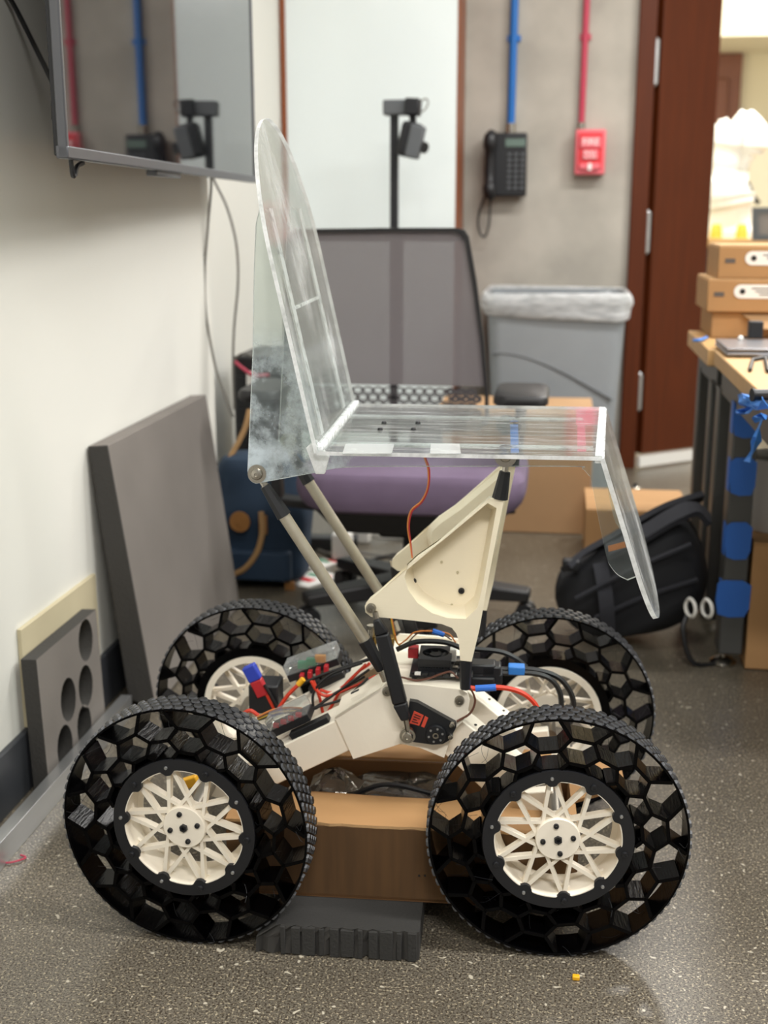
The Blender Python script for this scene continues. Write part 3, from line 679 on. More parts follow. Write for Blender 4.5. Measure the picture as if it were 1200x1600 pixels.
# ------------------------------------------------------------------ workbenches at the right
BX = .384
q1, q2 = onX(1116, 544, BX), onX(1180, 610, BX); bz = (q1.z + q2.z) / 2; yb = q1.y
print('bench', q1, q2)
t = empty('workbench', (BX, yb, 0), 'nearer workbench with wooden top and dark legs marked by blue tape', 'bench')
ly0 = onZ(1130, 1040).y - yb
G().box(*B3(0, 1.2, -2.2 + 1.2, 0, bz - .036, bz)).build('bench_top', 'bench_wood', parent=t, bevel=.003)
G().box(*B3(.02, 1.15, -.98, -.02, bz - .10, bz - .037)).build('apron', 'bench_metal', parent=t)
l0 = onZ(1100, 1035); fz = .035
lx = onY(1122, 900, l0.y).x - BX
lp = onZ(1143, 1045); ly = lp.y
xa, xb = onY(1123, 1000, ly).x - BX, onY(1161, 1000, ly).x - BX
leg = G().box(*B3(xa, xb, ly - yb, ly - yb + .075, fz, bz - .09)).build('leg', 'bench_metal', parent=t, bevel=.004)
ft = G().lathe([(0, 0), (.030, 0), (.032, .006), (.024, .014), (.006, .018), (.006, .06), (0, .06)], o=((xa + xb) / 2 - .01, ly - yb + .035, 0), n=18).build('levelling_foot', 'steel', parent=leg)
G().box(*B3(xa - .003, xa + .06, ly - yb + .25, ly - yb + .32, fz, bz - .09)).build('leg', 'bench_metal', parent=t, bevel=.004)
for (y0_, y1_) in ((624, 684), (714, 774), (815, 874), (906, 964)):
    z0, z1 = onY(1140, y1_, ly).z, onY(1140, y0_, ly).z; e = .012 if y0_ > 900 else 0
    q = G(); zc = (z0 + z1) / 2; hh = (z1 - z0) / 2
    outl = [(xa - .002 - e + (xb - xa + .004 + e * 1.6) * u, zc + hh * v_) for u, v_ in ((.03, .8), (.2, .98), (.75, 1), (1, .75), (.98, -.5), (.85, -.95), (.4, -1), (.08, -.85), (0, -.1))]
    q.prism([(x, ly - yb - .0015, z) for x, z in outl], (0, -.002, 0)); q.box(*B3(xa - .003, xa - .001, ly - yb - .002, ly - yb + .035, z0 + .01, z1 - .006))
    q.build('tape_patch', 'blue_tape', parent=leg)['label'] = 'blue painter tape patch'
# the second bench behind
q3 = onX(1076, 503, BX - .012); zb2 = q3.z; yb2 = q3.y
t2 = empty('workbench', (BX - .012, yb + .02, 0), 'farther workbench behind the taped one, near the brown door', 'bench')
o2 = t2.location
G().box(*B3(0, 1.2, 0, yb2 - o2.y, bz - .042, bz + .0)).build('bench_top', 'bench_wood', parent=t2, bevel=.003)
G().box(*B3(.03, 1.15, .03, yb2 - o2.y - .03, bz - .10, bz - .043)).build('apron', 'bench_metal', parent=t2)
for px, yy in ((1113, o2.y + .06), (1094, yb2 - .12)):
    xa2 = onY(px - 8, 700, yy).x - o2.x; G().box(*B3(max(xa2, .01), max(xa2, .01) + .06, yy - o2.y, yy - o2.y + .06, .02, bz - .09)).build('leg', 'bench_metal', parent=t2, bevel=.004)
    G().lathe([(0, 0), (.026, 0), (.026, .006), (.006, .014), (.006, .03), (0, .03)], o=(max(xa2, .01) + .03, yy - o2.y + .03, 0), n=14).build('levelling_foot', 'steel', parent=t2)
# things on the benches
def ob(px, py, z=None):  # point on the bench top
    return onZ(px, py, bz if z is None else z)
yk = yb + .30
xs = lambda px, y: onY(px, 450, y).x
def printed_box(px0, py0, py1, y, d, label, zlo, lab_px):
    x0 = xs(px0, y); z1 = onY(px0, py0, y).z; z0 = zlo
    t = empty('cardboard_box', (x0, y, z0), label, 'box', group=None); h = z1 - z0
    G().box(*B3(0, .34, 0, d, 0, h)).build('carton_body', 'cardboard_orange', parent=t, bevel=.003)
    G().box(*B3(.002, .338, .002, d - .002, h, h + .003)).build('lid', 'cardboard_edge', parent=t)
    lx = xs(lab_px, y) - x0; lb = G(); lz = h - .012 - .018
    lb.prism([(lx + .018 + .018 * math.cos(R(a)), -.0015, lz + .018 * math.sin(R(a))) for a in range(90, 271, 20)] + [(.33, -.0015, lz - .018), (.33, -.0015, lz + .018)], (0, -.001, 0))
    lb = lb.build('paper_label', 'paper', parent=t)
    G().cyl((lx + .022, -.0026, lz), (lx + .022, -.0034, lz), .0075, n=14).build('black_dot', 'ink_black', parent=lb)
    for i in range(3): G().box((lx + .075 + .01 * i, -.003, lz + .008 - .008 * i), (.06, .0008, .003)).build('print_line', 'ink', parent=lb)
    G().box((.03, -.001, h * .55), (.026, .001, .012)).build('box_stamp', 'ink', parent=t)
    return z1 + .003
x0 = xs(1116, yk); z1 = onY(1116, 487, yk).z
t = empty('cardboard_box', (x0, yk + .01, bz), 'open cardboard box at the bottom of the stack on the bench', 'box')
G().box(*B3(0, .34, 0, .26, 0, z1 - bz - .002)).build('carton_body', 'cardboard_orange', parent=t, bevel=.003)
G().prism([(.07, -.002, z1 - bz - .003), (.34, -.002, z1 - bz - .003), (.34, -.045, .03), (.13, -.05, .03)], (0, -.003, 0)).build('flap', 'cardboard', parent=t)
zz = printed_box(1106, 437, 487, yk - .01, .27, 'cardboard box with white label in the middle of the stack on the bench', z1, 1147)
zz = printed_box(1120, 385, 436, yk + .0, .25, 'topmost labelled cardboard box of the stack on the bench', zz, 1161)
# laptop
a, b = onZ(1114, 530, bz + .02), onZ(1128, 556, bz + .004)
t = empty('laptop', (a.x + .005, b.y, bz), 'closed gray laptop lying on the workbench in front of the boxes', 'laptop')
dl = min(a.y - b.y, yk - b.y - .02)
G().box(*B3(0, .36, 0, dl, .003, .013)).build('base', 'laptop', parent=t, bevel=.004)
G().box(*B3(0, .36, 0, dl, .0145, .022)).build('lid', 'laptop', parent=t, bevel=.003)
for x, y in ((.03, .02), (.33, .02), (.03, dl - .02), (.33, dl - .02)): G().cyl((x, y, 0), (x, y, .004), .008, n=10).build('rubber_foot', 'black_matte', parent=t)
p = onZ(1181, 530, bz + .022)
o = tag(G().box((0, 0, .022), (.034, .034, .042)).build('black_block', 'black_matte', loc=(p.x, p.y + .02, bz + .022), bevel=.002), 'small black block standing on the gray laptop', 'block')
G().box((-.024, -.005, .003), (.02, .012, .005)).build('foot_tab', 'black_matte', parent=o)
p = onZ(1157, 531, bz + .023); tag(G().lathe([(0, 0), (.006, .001), (.007, .006), (.004, .011), (0, .012)], n=12).build('white_stud', 'white_plastic', loc=(p.x, p.y, bz + .022)), 'tiny white plastic stud on the laptop beside the black block', 'stud')
z = bz + .005
for pts, l in ((((1172, 578), (1176, 562), (1205, 556)), 'black hex key lying on the bench before the laptop'), (((1200, 580), (1196, 560), (1230, 552)), 'second black hex key at the edge of the frame on the bench')):
    tag(G().tube([onZ(*q, z) for q in pts], .0042, n=6, smooth=1).build('hex_key', 'black_plastic'), l, 'tool')
p, q = onZ(1178, 617, bz + .011), onZ(1240, 616, bz + .011)
o = tag(G().cyl(p, q, .0105, n=14).build('black_tube', 'black_plastic'), 'black tube lying across the bench edge by the blue tape', 'tube')
G().cyl(p + (p - q).normalized() * .004, p, .012, n=14).build('collar', 'black_matte', parent=o)
# crumpled blue tape
def crumple(name, pts, y, k, label, seed):
    rnd = random.Random(seed); q = [onX(px, py, BX - .006) for px, py in pts]; n = len(q); c = sum(q, V()) / n
    g = G(); vs = []
    for rr in (1, .62, .25):
        for p in q: vs.append(c + (p - c) * rr + V((-rnd.random() * .018, rnd.uniform(-.004, .004), rnd.uniform(-.003, .003))))
    vs.append(c + V((-.012, 0, 0))); fs = []
    for r_ in range(2):
        for i in range(n): fs.append([r_ * n + i, r_ * n + (i + 1) % n, (r_ + 1) * n + (i + 1) % n, (r_ + 1) * n + i])
    for i in range(n): fs.append([2 * n + i, 2 * n + (i + 1) % n, 3 * n])
    o = g.add(vs, fs).build(name, k, smooth=False)
    m = o.modifiers.new('s', 'SOLIDIFY'); m.thickness = .0012
    return tag(o, label, 'tape')
crumple('tape_scrap', [(1157, 616), (1168, 613), (1180, 619), (1195, 618), (1206, 624), (1206, 640), (1192, 642), (1176, 640), (1160, 634)], 0, 'blue_tape_light', 'crumpled blue tape stuck over the bench edge below the black tube', 3)
crumple('tape_scrap', [(1158, 643), (1172, 641), (1180, 638), (1181, 645), (1170, 647), (1160, 647)], 1, 'blue_tape_light', 'narrow pale blue tape shred hanging under the crumpled tape', 5)
crumple('tape_scrap', [(1180, 652), (1192, 648), (1204, 646), (1204, 656), (1192, 656), (1184, 660)], 1, 'blue_tape_light', 'short curled blue tape shred at the bench edge by the frame', 8)
p = onX(1083 + 8, 529, BX - .012); g = G().tube([onZ(1084, 532, bz + .004), onZ(1094, 531, bz + .008), onZ(1104, 527, bz + .004)], .004, n=5)
tag(g.build('tape_scrap', 'blue_tape_light'), 'small twisted blue tape scrap on the far corner of the bench', 'tape')
crumple('tape_strip', [(1196, 655), (1206, 655), (1194, 690), (1182, 722), (1173, 722), (1184, 692)], 0, 'blue_tape_light', 'long blue tape strip hanging from the bench down into the gray bin', 9)
# gray bin under the bench
ybn = ly + .16
c = onY(1225, 710, ybn); rb = c.x - onY(1162, 720, ybn).x; zb = onY(1200, 822, ybn).z
zr = onY(1200, 715, ybn).z
t = empty('waste_basket', (c.x, ybn, 0), 'round gray waste basket standing on a carton under the workbench', 'bin')
G().lathe([(0, zb), (rb * .86, zb), (rb, zr), (rb * 1.02, zr + .004), (rb * .98, zr + .006), (rb * .84, zb + .01), (0, zb + .01)], n=36).build('basket', 'basket_grey', parent=t)
x0 = onY(1162, 900, ybn - .05).x
carton('cardboard_box', x0, x0 + .4, ybn - .16, ybn + .2, .0, zb - .006, 'cardboard_orange', 'cardboard carton under the workbench carrying the gray basket')

# ------------------------------------------------------------------ the room beyond the opening
YR = 7.4
a, b = onY(1092, 372, YR), onY(1300, 372, YR); zt = a.z
t = empty('far_table', (a.x, YR, 0), 'pale yellow topped table in the bright room beyond the door', 'table')
G().box(*B3(0, b.x - a.x, -.1, .8, zt - .05, zt)).build('tabletop', 'bench_wood', parent=t, bevel=.004)
for x in (.06, b.x - a.x - .06):
    for y in (-.04, .74): G().box(*B3(x - .03, x + .03, y - .03, y + .03, 0, zt - .05)).build('leg', 'bench_metal', parent=t)
def fr(px, py, y=YR + .15): return onY(px, py, y) - V((a.x, YR, zt))
t = empty('robot_arm', (a.x, YR, zt), 'white industrial robot arm standing on the table in the bright room', 'robot arm')
g = G().lathe([(0, 0), (.16, 0), (.16, .04), (.13, .08), (.12, .30), (.0, .30)], o=(fr(1138, 370).x, .2, 0), n=20); g.build('pedestal', 'white_bag', parent=t)
G().tube([fr(1138, 320), fr(1136, 300), fr(1142, 285)], [.15, .16, .13], n=16).build('shoulder', 'white_bag', parent=t)
G().tube([fr(1108, 288), fr(1130, 282), fr(1165, 286)], [.07, .09, .07], n=14).build('lower_joint', 'white_bag', parent=t)
G().tube([fr(1130, 275), fr(1134, 245), fr(1140, 215), (fr(1148, 195))], [.09, .10, .12, .09], n=16).build('upper_arm', 'white_bag', parent=t)
G().tube([fr(1118, 203), fr(1124, 205), fr(1140, 200)], [.05, .062, .06], n=14).build('motor_cap', 'white_bag', parent=t)
G().tube([fr(1143, 192), fr(1160, 205), fr(1172, 222), fr(1170, 240)], [.09, .12, .12, .08], n=16).build('forearm', 'white_bag', parent=t)
G().tube([fr(1168, 240), fr(1160, 255), fr(1158, 275)], [.05, .045, .03], n=12).build('wrist', 'white_bag', parent=t)
G().tube([fr(1168, 285), fr(1176, 305), fr(1186, 318)], .014, n=7).build('hose', 'cable_black', parent=t)
for px in (1113, 1152):
    o_ = G().lathe([(0, 0), (.035, 0), (.03, .06), (.02, .08), (0, .08)], o=(fr(px, 370).x, -.02, 0), n=14).build('yellow_foot', 'yellow_wire', parent=t)
yq = 6.6
a = onY(1172, 324, yq); b = onY(1260, 324, yq); zl = onY(1172, 376, yq).z
t = empty('far_chair', ((a.x + b.x) / 2, yq, 0), 'black framed office chair in the bright room beyond the door', 'chair'); W_ = b.x - a.x
fo = [(-W_ / 2 + .02, zl), (W_ / 2 - .02, zl), (W_ / 2, a.z), (-W_ / 2 + .01, a.z)]
fi = [(-W_ / 2 + .05, zl + .03), (W_ / 2 - .05, zl + .03), (W_ / 2 - .03, a.z - .03), (-W_ / 2 + .04, a.z - .03)]
G().holed(fo, [fi], RX, .03).build('back_frame', 'grey_dark', parent=t)
G().holed(fi, [], RX, .006).build('mesh_back', 'chair_mesh', parent=t, smooth=False)
G().box((0, -.25, zl - .12), (.48, .48, .08)).build('seat', 'black_cloth', parent=t, bevel=.02)
G().cyl((0, -.22, .06), (0, -.22, zl - .15), .03).build('gas_column', 'black_matte', parent=t)
for i in range(5): d = V((math.cos(i * 1.2566), math.sin(i * 1.2566), 0)); G().bar(V((0, -.22, .08)), V((0, -.22, .05)) + d * .3, .05, .04).build('base_leg', 'black_matte', parent=t)
# dull door at the far wall
a, b = onY(1104, 84, 10.15), onY(1161, 84, 10.15)
dd = struct(G().box(*B3(a.x - .3, b.x, 10.13, 10.2, 0, a.z)).build('door_2', 'door_dull', bevel=.01))
G().box(*B3(b.x - .30, b.x - .09, 10.10, 10.14, a.z - 1.4, a.z - .18)).build('door_panel', 'door_dull', parent=dd, bevel=.02)

# ------------------------------------------------------------------ cardboard box and foam under the rover
YFM = -.052
fz = rp(520, 1449, YFM).z; fx0, fx1 = rp(400, 1470, YFM).x, rp(655, 1480, YFM).x
box_y = rz(580, 1406, fz).y; fold = rp(590, 1295, box_y).z; bk = rz(600, 1188, fold).y
bx0, bx1 = rp(354, 1330, box_y).x, rp(905, 1300, box_y).x
print('foam', fz, fx0, fx1, 'box', box_y, fold, bk, bx0, bx1)
def rloc(x, y, z): return RO + EX * x + EY * y + V((0, 0, z))
fd = .40
t = empty('foam_block', rloc(fx1, YFM, 0), 'black foam block on the floor under the cardboard box', 'foam block', rz_=RYAW)
L_ = fx1 - fx0; prof = []
g = G(); n = 28
LWX = rp(293, 1291, -.028).x
def foam_left(z): return min(-.01, max(-L_, LWX - fx1 + math.sqrt(max(0, .187 ** 2 - (.187 - z) ** 2)) + .008))
def fp(i, z): 
    xl = foam_left(z); x = xl - xl * i / n; zz = z
    if z == 0: zz = .0 + (.003 * math.sin(i * .9) ** 2)
    return V((x, .004 * math.sin(i * 2.1) * (1 if z == 0 else .4) - (0 if i % 3 else .003), zz - (.006 * max(0, i / n - .5) * 2 if z else 0) * 0))
bot = [fp(i, 0) for i in range(n + 1)]; mid = [fp(i, fz * .55) + V((0, .002 * (i % 2), 0)) for i in range(n + 1)]; top = [fp(i, fz) for i in range(n + 1)]
g.add(bot + mid + top, [[r_ * (n + 1) + i, r_ * (n + 1) + i + 1, (r_ + 1) * (n + 1) + i + 1, (r_ + 1) * (n + 1) + i] for r_ in range(2) for i in range(n)])
g.mat(1); bt_, tt = [V((p.x, fd, 0)) for p in bot], [V((p.x, fd, fz)) for p in top]
g.add(top + tt, [[i, i + 1, n + 2 + i, n + 1 + i] for i in range(n)]); g.add(bot + bt_, [[i, i + 1, n + 2 + i, n + 1 + i] for i in range(n)])
g.mat(0).add([bot[-1], mid[-1], top[-1], tt[-1], bt_[-1]], [(0, 1, 2, 3, 4)]); g.add([bot[0], mid[0], top[0], tt[0], bt_[0]], [(4, 3, 2, 1, 0)]); g.add(bt_ + tt, [[i, i + 1, n + 2 + i, n + 1 + i] for i in range(n)])
g.build('torn_block', ['foam_cut', 'foam_black'], parent=t, smooth=False)
for i in range(11):
    xx = foam_left(fz) + .010 + (-foam_left(fz) - .02) * i / 10
    G().box((xx, -.0015, fz * .5), (.007 + .006 * (i % 3), .006, fz * (.97 - .05 * (i % 2)))).build('foam_rib', 'foam_black', parent=t, bevel=.001)

t = empty('cardboard_box', rloc((bx0 + bx1) / 2, (box_y + bk) / 2, fz + .001), 'open cardboard box under the rover, resting on black foam', 'box', rz_=RYAW)
w_, d_, h_ = bx1 - bx0, bk - box_y, fold - fz; th = .005
G().box((0, 0, th / 2), (w_, d_, th)).build('bottom_panel', 'cardboard_in', parent=t)
G().box((0, -d_ / 2 + th / 2, h_ / 2), (w_, th, h_)).build('front_panel', 'cardboard_shaded', parent=t, bevel=.001)
G().box((0, d_ / 2 - th / 2, h_ / 2), (w_, th, h_)).build('back_panel', 'cardboard_in', parent=t, bevel=.001)
for s_ in (-1, 1): G().box((s_ * (w_ / 2 - th / 2), 0, h_ / 2), (th, d_ - 2 * th, h_)).build('side_panel', 'cardboard', parent=t, bevel=.001)
ff = rz(590, 1247, fold).y - box_y
n = 30; up_, lo_ = [], []
for i in range(n + 1):
    x = -w_ / 2 + w_ * i / n; e = .0025 * math.sin(i * 1.7) + .0015 * math.sin(i * 4.1)
    up_.append((x, -d_ / 2 - .001 + abs(e), h_ + .004)); lo_.append((x, -d_ / 2 + ff, h_ + .004 + .002 * math.sin(i * .3)))
q = G().prism(up_ + lo_[::-1], (0, 0, -.0045), side=1); q.build('front_flap', ['cardboard_orange', 'cardboard_edge'], parent=t, smooth=False)
bf = rz(600, 1166, fold).y - bk
G().box((-.02, d_ / 2 + bf / 2, h_ + .002), (w_ * .96, bf, .005)).build('back_flap', 'cardboard_orange', parent=t, bevel=.001)
G().bar((w_ / 2 - .005, d_ * .22, h_), (w_ / 2 + .075, d_ * .22, h_ + .03), .005, d_ * .5, up=(0, 1, 0)).build('side_flap', 'cardboard_orange', parent=t)
G().bar((-w_ / 2 + .005, d_ * .2, h_), (-w_ / 2 - .03, d_ * .2, h_ - .06), .005, d_ * .5, up=(0, 1, 0)).build('side_flap', 'cardboard_orange', parent=t)
for px in (655, 664): G().cyl(rp(px, 1369, box_y) - V(((bx0 + bx1) / 2, (box_y + bk) / 2 + .001, fz)), rp(px, 1369, box_y) - V(((bx0 + bx1) / 2, (box_y + bk) / 2 - .001, fz)), .0017, n=8).build('punch_hole', 'ink_black', parent=t)
# contents
yc = box_y + ff + .05
c = rp(524, 1232, yc); rnd = random.Random(4)
g = G().lathe([(.0, -.03), (.03, -.028), (.045, -.01), (.04, .012), (.022, .026), (0, .03)], n=14)
for v in g.v: v += V((rnd.uniform(-.008, .008), rnd.uniform(-.008, .008), rnd.uniform(-.006, .006)))
o = tag(g.build('foil_bag', 'silver_bag', loc=rloc(c.x, c.y, fold - .012), smooth=False), 'crumpled silver antistatic bag in the open box under the rover', 'bag')
g = G().lathe([(.0, -.018), (.04, -.016), (.062, -.004), (.045, .006), (0, .009)], n=16)
for v in g.v: v.x *= 1.5; v += V((rnd.uniform(-.01, .01), rnd.uniform(-.008, .008), rnd.uniform(-.005, .005)))
c2 = rp(628, 1246, yc + .03)
tag(g.build('foil_bag', 'silver_bag', loc=rloc(c2.x, c2.y, fold - .022), smooth=False), 'flat silver bag beside the crumpled bag in the open box', 'bag')
q = [rp(*s_, yc - .02) for s_ in ((548, 1252), (562, 1238), (590, 1228), (620, 1227), (655, 1235), (690, 1246), (715, 1262))]
tag(G().tube([rloc(*p) for p in q], .0042, n=7).build('black_cable', 'cable_black'), 'black cable arching out of the open box under the rover', 'cable')
q = [rp(*s_, yc - .03) for s_ in ((520, 1246), (560, 1249), (585, 1243), (600, 1250))]
tag(G().tube([rloc(*p) for p in q], .003, n=6).build('black_cable', 'cable_black'), 'thin black cable lying on the front flap of the open box', 'cable')
G2 = rz(900, 1527, .003)
tag(G().box((0, 0, 0), (.010, .008, .006)).build('yellow_scrap', 'yellow_plug', loc=rloc(*G2), bevel=.001), 'tiny yellow plastic scrap on the floor before the rover', 'scrap')
q = [onZ(*s_, .003) for s_ in ((-12, 1340), (10, 1348), (34, 1343), (40, 1339), (32, 1336))]
tag(G().tube(q, .0016, n=5).build('red_thread', 'red_paint'), 'short red wire scrap on the floor beside the aluminium bar', 'wire')

# ------------------------------------------------------------------ the rover
rover = empty('rover', RO, 'four wheeled rover with clear acrylic seat, white legs and black honeycomb tyres', 'robot', rz_=RYAW)
MT['tread_edge'] = mat('tread_edge', '4a4b4e', .5)
WR, WW = .187, .048; WS = .187 / .190
LV = (.1835, .157, .138, .1205, .110)
def wheel_parts():
    P = {}
    # hub: disc, barrel, back flange
    g = G().lathe([(.0, -.022), (.0315, -.022), (.0325, -.020), (.0325, .004), (.028, .006), (0, .006)], ax=(0, 1, 0), n=40)
    g.lathe([(.0905, -.024), (.0945, -.024), (.0945, .028), (.083, .028), (.083, .025), (.0905, .022)], ax=(0, 1, 0), n=60, close=True)
    P['wheel'] = g.build('wheel', 'white_print', ang=.5)
    P['wheel']['label'] = 'white spoked hub of the wheel'
    # one spoke with its flared web
    g = G(); th = 0
    a = V((.0905, 0, 0)); b = V((.0315 * math.cos(R(38)), 0, .0315 * math.sin(R(38))))
    a.y, b.y = -.008, -.012
    g.bar(b * .97, a, .0046, .010, up=(0, 1, 0), w2=.0062, h2=.012)
    web = []
    for i in range(7):
        s_ = i / 6; p = a.lerp(b, .50 * s_); web.append(V((p.x, .012, p.z)))
    rim = []
    for i in range(7):
        s_ = i / 6; an = R(-13 * (1 - s_) - 0); rr = .0905
        q_ = V((rr * math.cos(an), .012, rr * math.sin(an))); rim.append(q_)
    # concave outer curve from the rim point at -13 deg to half way along the spoke
    A0 = V((.0905 * math.cos(R(-9)), .004, .0905 * math.sin(R(-9)))); B0 = a.lerp(b, .36); B0.y = -.004; C0 = a.lerp(b, .06); C0.y = .003
    curve = [(A0 * (1 - s_) ** 2 + C0 * 2 * s_ * (1 - s_) + B0 * s_ ** 2) for s_ in [i / 7 for i in range(8)]]
    back = a.copy(); back.y = .004
    g.prism(curve + [back], (0, -.006, 0))
    P['spoke'] = g.build('spoke', 'white_print', ang=.5)
    g2 = G(); g2.v = [V((p.x, p.y, -p.z)) for p in g.v]; g2.f = [list(f) for f in g.f]; g2.m = list(g.m)
    P['spoke2'] = g2.build('spoke', 'white_print', ang=.5)
    # honeycomb tyre
    g = G(); hw = WW / 2
    g.lathe([(.1835, -hw), (.1868, -hw), (.1878, 0), (.1868, hw), (.1835, hw)], ax=(0, 1, 0), n=90, close=True)
    g.lathe([(.1075, -hw + .004), (.1105, -hw + .004), (.1105, hw), (.0955, hw), (.0955, hw - .004), (.1075, hw - .004)], ax=(0, 1, 0), n=60, close=True)
    g.lathe([(.0950, -hw + .010), (.1075, -hw + .010), (.1075, -hw + .014), (.0950, -hw + .014)], ax=(0, 1, 0), n=60, close=True)
    def pt(r, deg): return V((r * math.cos(R(deg)), 0, r * math.sin(R(deg))))
    def wall(p, q_): g.bar(p - V((0, 0, 0)), q_, WW - .002, .0054, up=V((0, 1, 0)).cross((q_ - p).normalized()))
    for k in range(10):
        A = 18 + 36 * k; B = 36 * k          # bolt columns at B, the others at A
        wall(pt(LV[1], A - 6), pt(LV[1], A + 6)); wall(pt(LV[3], A - 6), pt(LV[3], A + 6)); wall(pt(LV[2], B - 6), pt(LV[2], B + 6))
        for s_ in (-1, 1):
            wall(pt(LV[0], B + s_ * 6), pt(LV[1], B + s_ * 12)); wall(pt(LV[1], B + s_ * 12), pt(LV[2], B + s_ * 6))
            wall(pt(LV[2], B + s_ * 6), pt(LV[3], B + s_ * 12)); wall(pt(LV[3], B + s_ * 12), pt(LV[4], B + s_ * 7))
    P['tyre'] = g.build('tyre', 'black_print', ang=.5)
    g = G(); N = 72
    for row in range(4):
        yy = -hw + .0058 + row * (WW - .0116) / 3
        for i in range(N):
            t0 = 2 * math.pi * (i + .5 * (row % 2)) / N; er = V((math.cos(t0), 0, math.sin(t0))); et = V((-math.sin(t0), 0, math.cos(t0)))
            base = []; topp = []
            for k in range(6):
                c_, s_ = math.cos(R(60 * k)), math.sin(R(60 * k))
                base.append(er * .1862 + et * c_ * .0074 + V((0, yy + s_ * .0062, 0))); topp.append(er * .1900 + et * c_ * .0058 + V((0, yy + s_ * .0048, 0)))
            g.k = 1; g.add(base + topp, [[k, (k + 1) % 6, 6 + (k + 1) % 6, 6 + k] for k in range(6)]); g.k = 0; g.add(topp, [list(range(6))])
    P['tread'] = tag(g.build('tread', ['black_tread', 'tread_edge'], smooth=False), kind='stuff')
    # clamp ring with ten lobes
    inner = []
    for i in range(200):
        t0 = 360 * i / 200; dlt = min(abs((t0 % 36)), 36 - t0 % 36)
        inner.append((.0918 - .0075 * math.exp(-(dlt / 5.2) ** 4)))
    inn = [(inner[i] * math.cos(R(1.8 * i)), inner[i] * math.sin(R(1.8 * i))) for i in range(200)]
    P['clamp_ring'] = G().holed(circ(0, 0, .1085, 90), [inn], M.Translation((0, -.0215, 0)) @ RX, .006).build('clamp_ring', 'black_matte', ang=.5)
    P['clamp_screw'] = G().lathe([(0, -.0325), (.0022, -.0325), (.0022, -.0332), (.0040, -.0332), (.0046, -.0315), (.0046, -.029)], ax=(0, 1, 0), n=12).build('clamp_screw', 'black_plastic', ang=.5)
    P['clamp_pin'] = G().lathe([(0, -.0322), (.0022, -.0322), (.0026, -.0312), (.0026, -.029)], ax=(0, 1, 0), n=12).build('clamp_pin', 'aluminium', ang=.5)
    P['hub_screw'] = G().lathe([(0, -.0215), (.0018, -.0215), (.0018, -.0255), (.0036, -.0255), (.0040, -.0245), (.0040, -.0215)], ax=(0, 1, 0), n=12).build('hub_screw', 'black_plastic', ang=.5)
    P['axle_bolt'] = G().lathe([(0, -.0222), (.003, -.0222), (.003, -.026), (.0060, -.026), (.0065, -.0215)], ax=(0, 1, 0), n=6).build('axle_bolt', 'black_plastic', ang=.5)
    g = G(); rnd = random.Random(11)
    for i in range(70):
        a_ = rnd.uniform(0, 360); r0 = rnd.uniform(.115, .180); y0 = rnd.uniform(-hw, hw)
        p = pt(r0, a_); q_ = pt(min(.182, max(.112, r0 + rnd.uniform(-.04, .04))), a_ + rnd.uniform(-9, 9)); p.y = y0; q_.y = y0 + rnd.uniform(-.02, .02)
        m = (p + q_) / 2 + V((rnd.uniform(-.005, .005), rnd.uniform(-.004, .004), rnd.uniform(-.006, .002)))
        g.tube([p, m, q_], .00028, n=3, smooth=3)
    P['stringing'] = tag(g.build('stringing', 'black_matte', smooth=False), kind='stuff')
    for o in P.values(): o.data.transform(M.Diagonal((WS, 1, WS, 1)))
    return P
WPARTS = wheel_parts()
_first = [True]
def put_wheel(x, y, spin, yaw):
    first = _first[0]; _first[0] = False; P = WPARTS
    wl = P['wheel'] if first else P['wheel'].copy()
    if not first: S.collection.objects.link(wl)
    wl.parent = rover; wl.location = (x, y, WR); wl.rotation_euler = (0, spin, yaw)
    def sub(k, rot=0, f=False, loc=None):
        o = P[k] if (first and f) else P[k].copy()
        if not (first and f): S.collection.objects.link(o)
        o.parent = wl; o.rotation_euler = (0, -R(rot), 0)
        if loc is not None: o.location = loc
        return o
    for k in ('tyre', 'tread', 'clamp_ring', 'stringing', 'axle_bolt'): sub(k, f=True)
    for i in range(10):
        sub('spoke', 36 * i + 1.5, i == 0); sub('spoke2', 36 * i - 1.5, i == 0)
        a = R(36 * i); sub('clamp_screw' if i % 2 == 0 else 'clamp_pin', 0, i < 2, (.097 * WS * math.cos(a), .005, .097 * WS * math.sin(a)))
    for i in range(4):
        a = R(20 + 90 * i); sub('hub_screw', 0, i == 0, (.0215 * math.cos(a), 0, .0215 * math.sin(a)))
    return wl
LW = rp(293, 1291, -.028); RW = rp(872, 1301, -.028)
LWF, RWF = rp(405, 1100, .44), rp(855, 1110, .44)
print('wheels', LW, RW, LWF, RWF)
put_wheel(LW.x, -.018, R(4.6), R(-5.5)); put_wheel(RW.x, 0, R(11), R(1.8))
put_wheel(LWF.x, .435, R(30), R(180 - 4)); put_wheel(RWF.x, .435, R(9), R(180 + 2))

YM = .215
def mir(p, far): p = V(p); return V((p.x, 2 * YM - p.y, p.z)) if far else p
def screw_at(p, far, r=.0065, k='steel', parent=None, name='screw', h=.006):
    p = mir(p, far); d = V((0, 1 if far else -1, 0))
    o = G().lathe([(0, h * .55), (r * .30, h * .55), (r * .34, h), (r * .8, h * .95), (r, h * .45), (r, 0), (0, 0)], o=p, ax=d, n=18)
    o = o.build(name, k, parent=parent or rover); return o
def washer(p, far, r, h, parent, k='steel'):
    p = mir(p, far); d = V((0, 1 if far else -1, 0)); return G().lathe([(r * .45, 0), (r, 0), (r, h), (r * .45, h)], o=p, ax=d, n=24, close=True).build('washer', k, parent=parent)
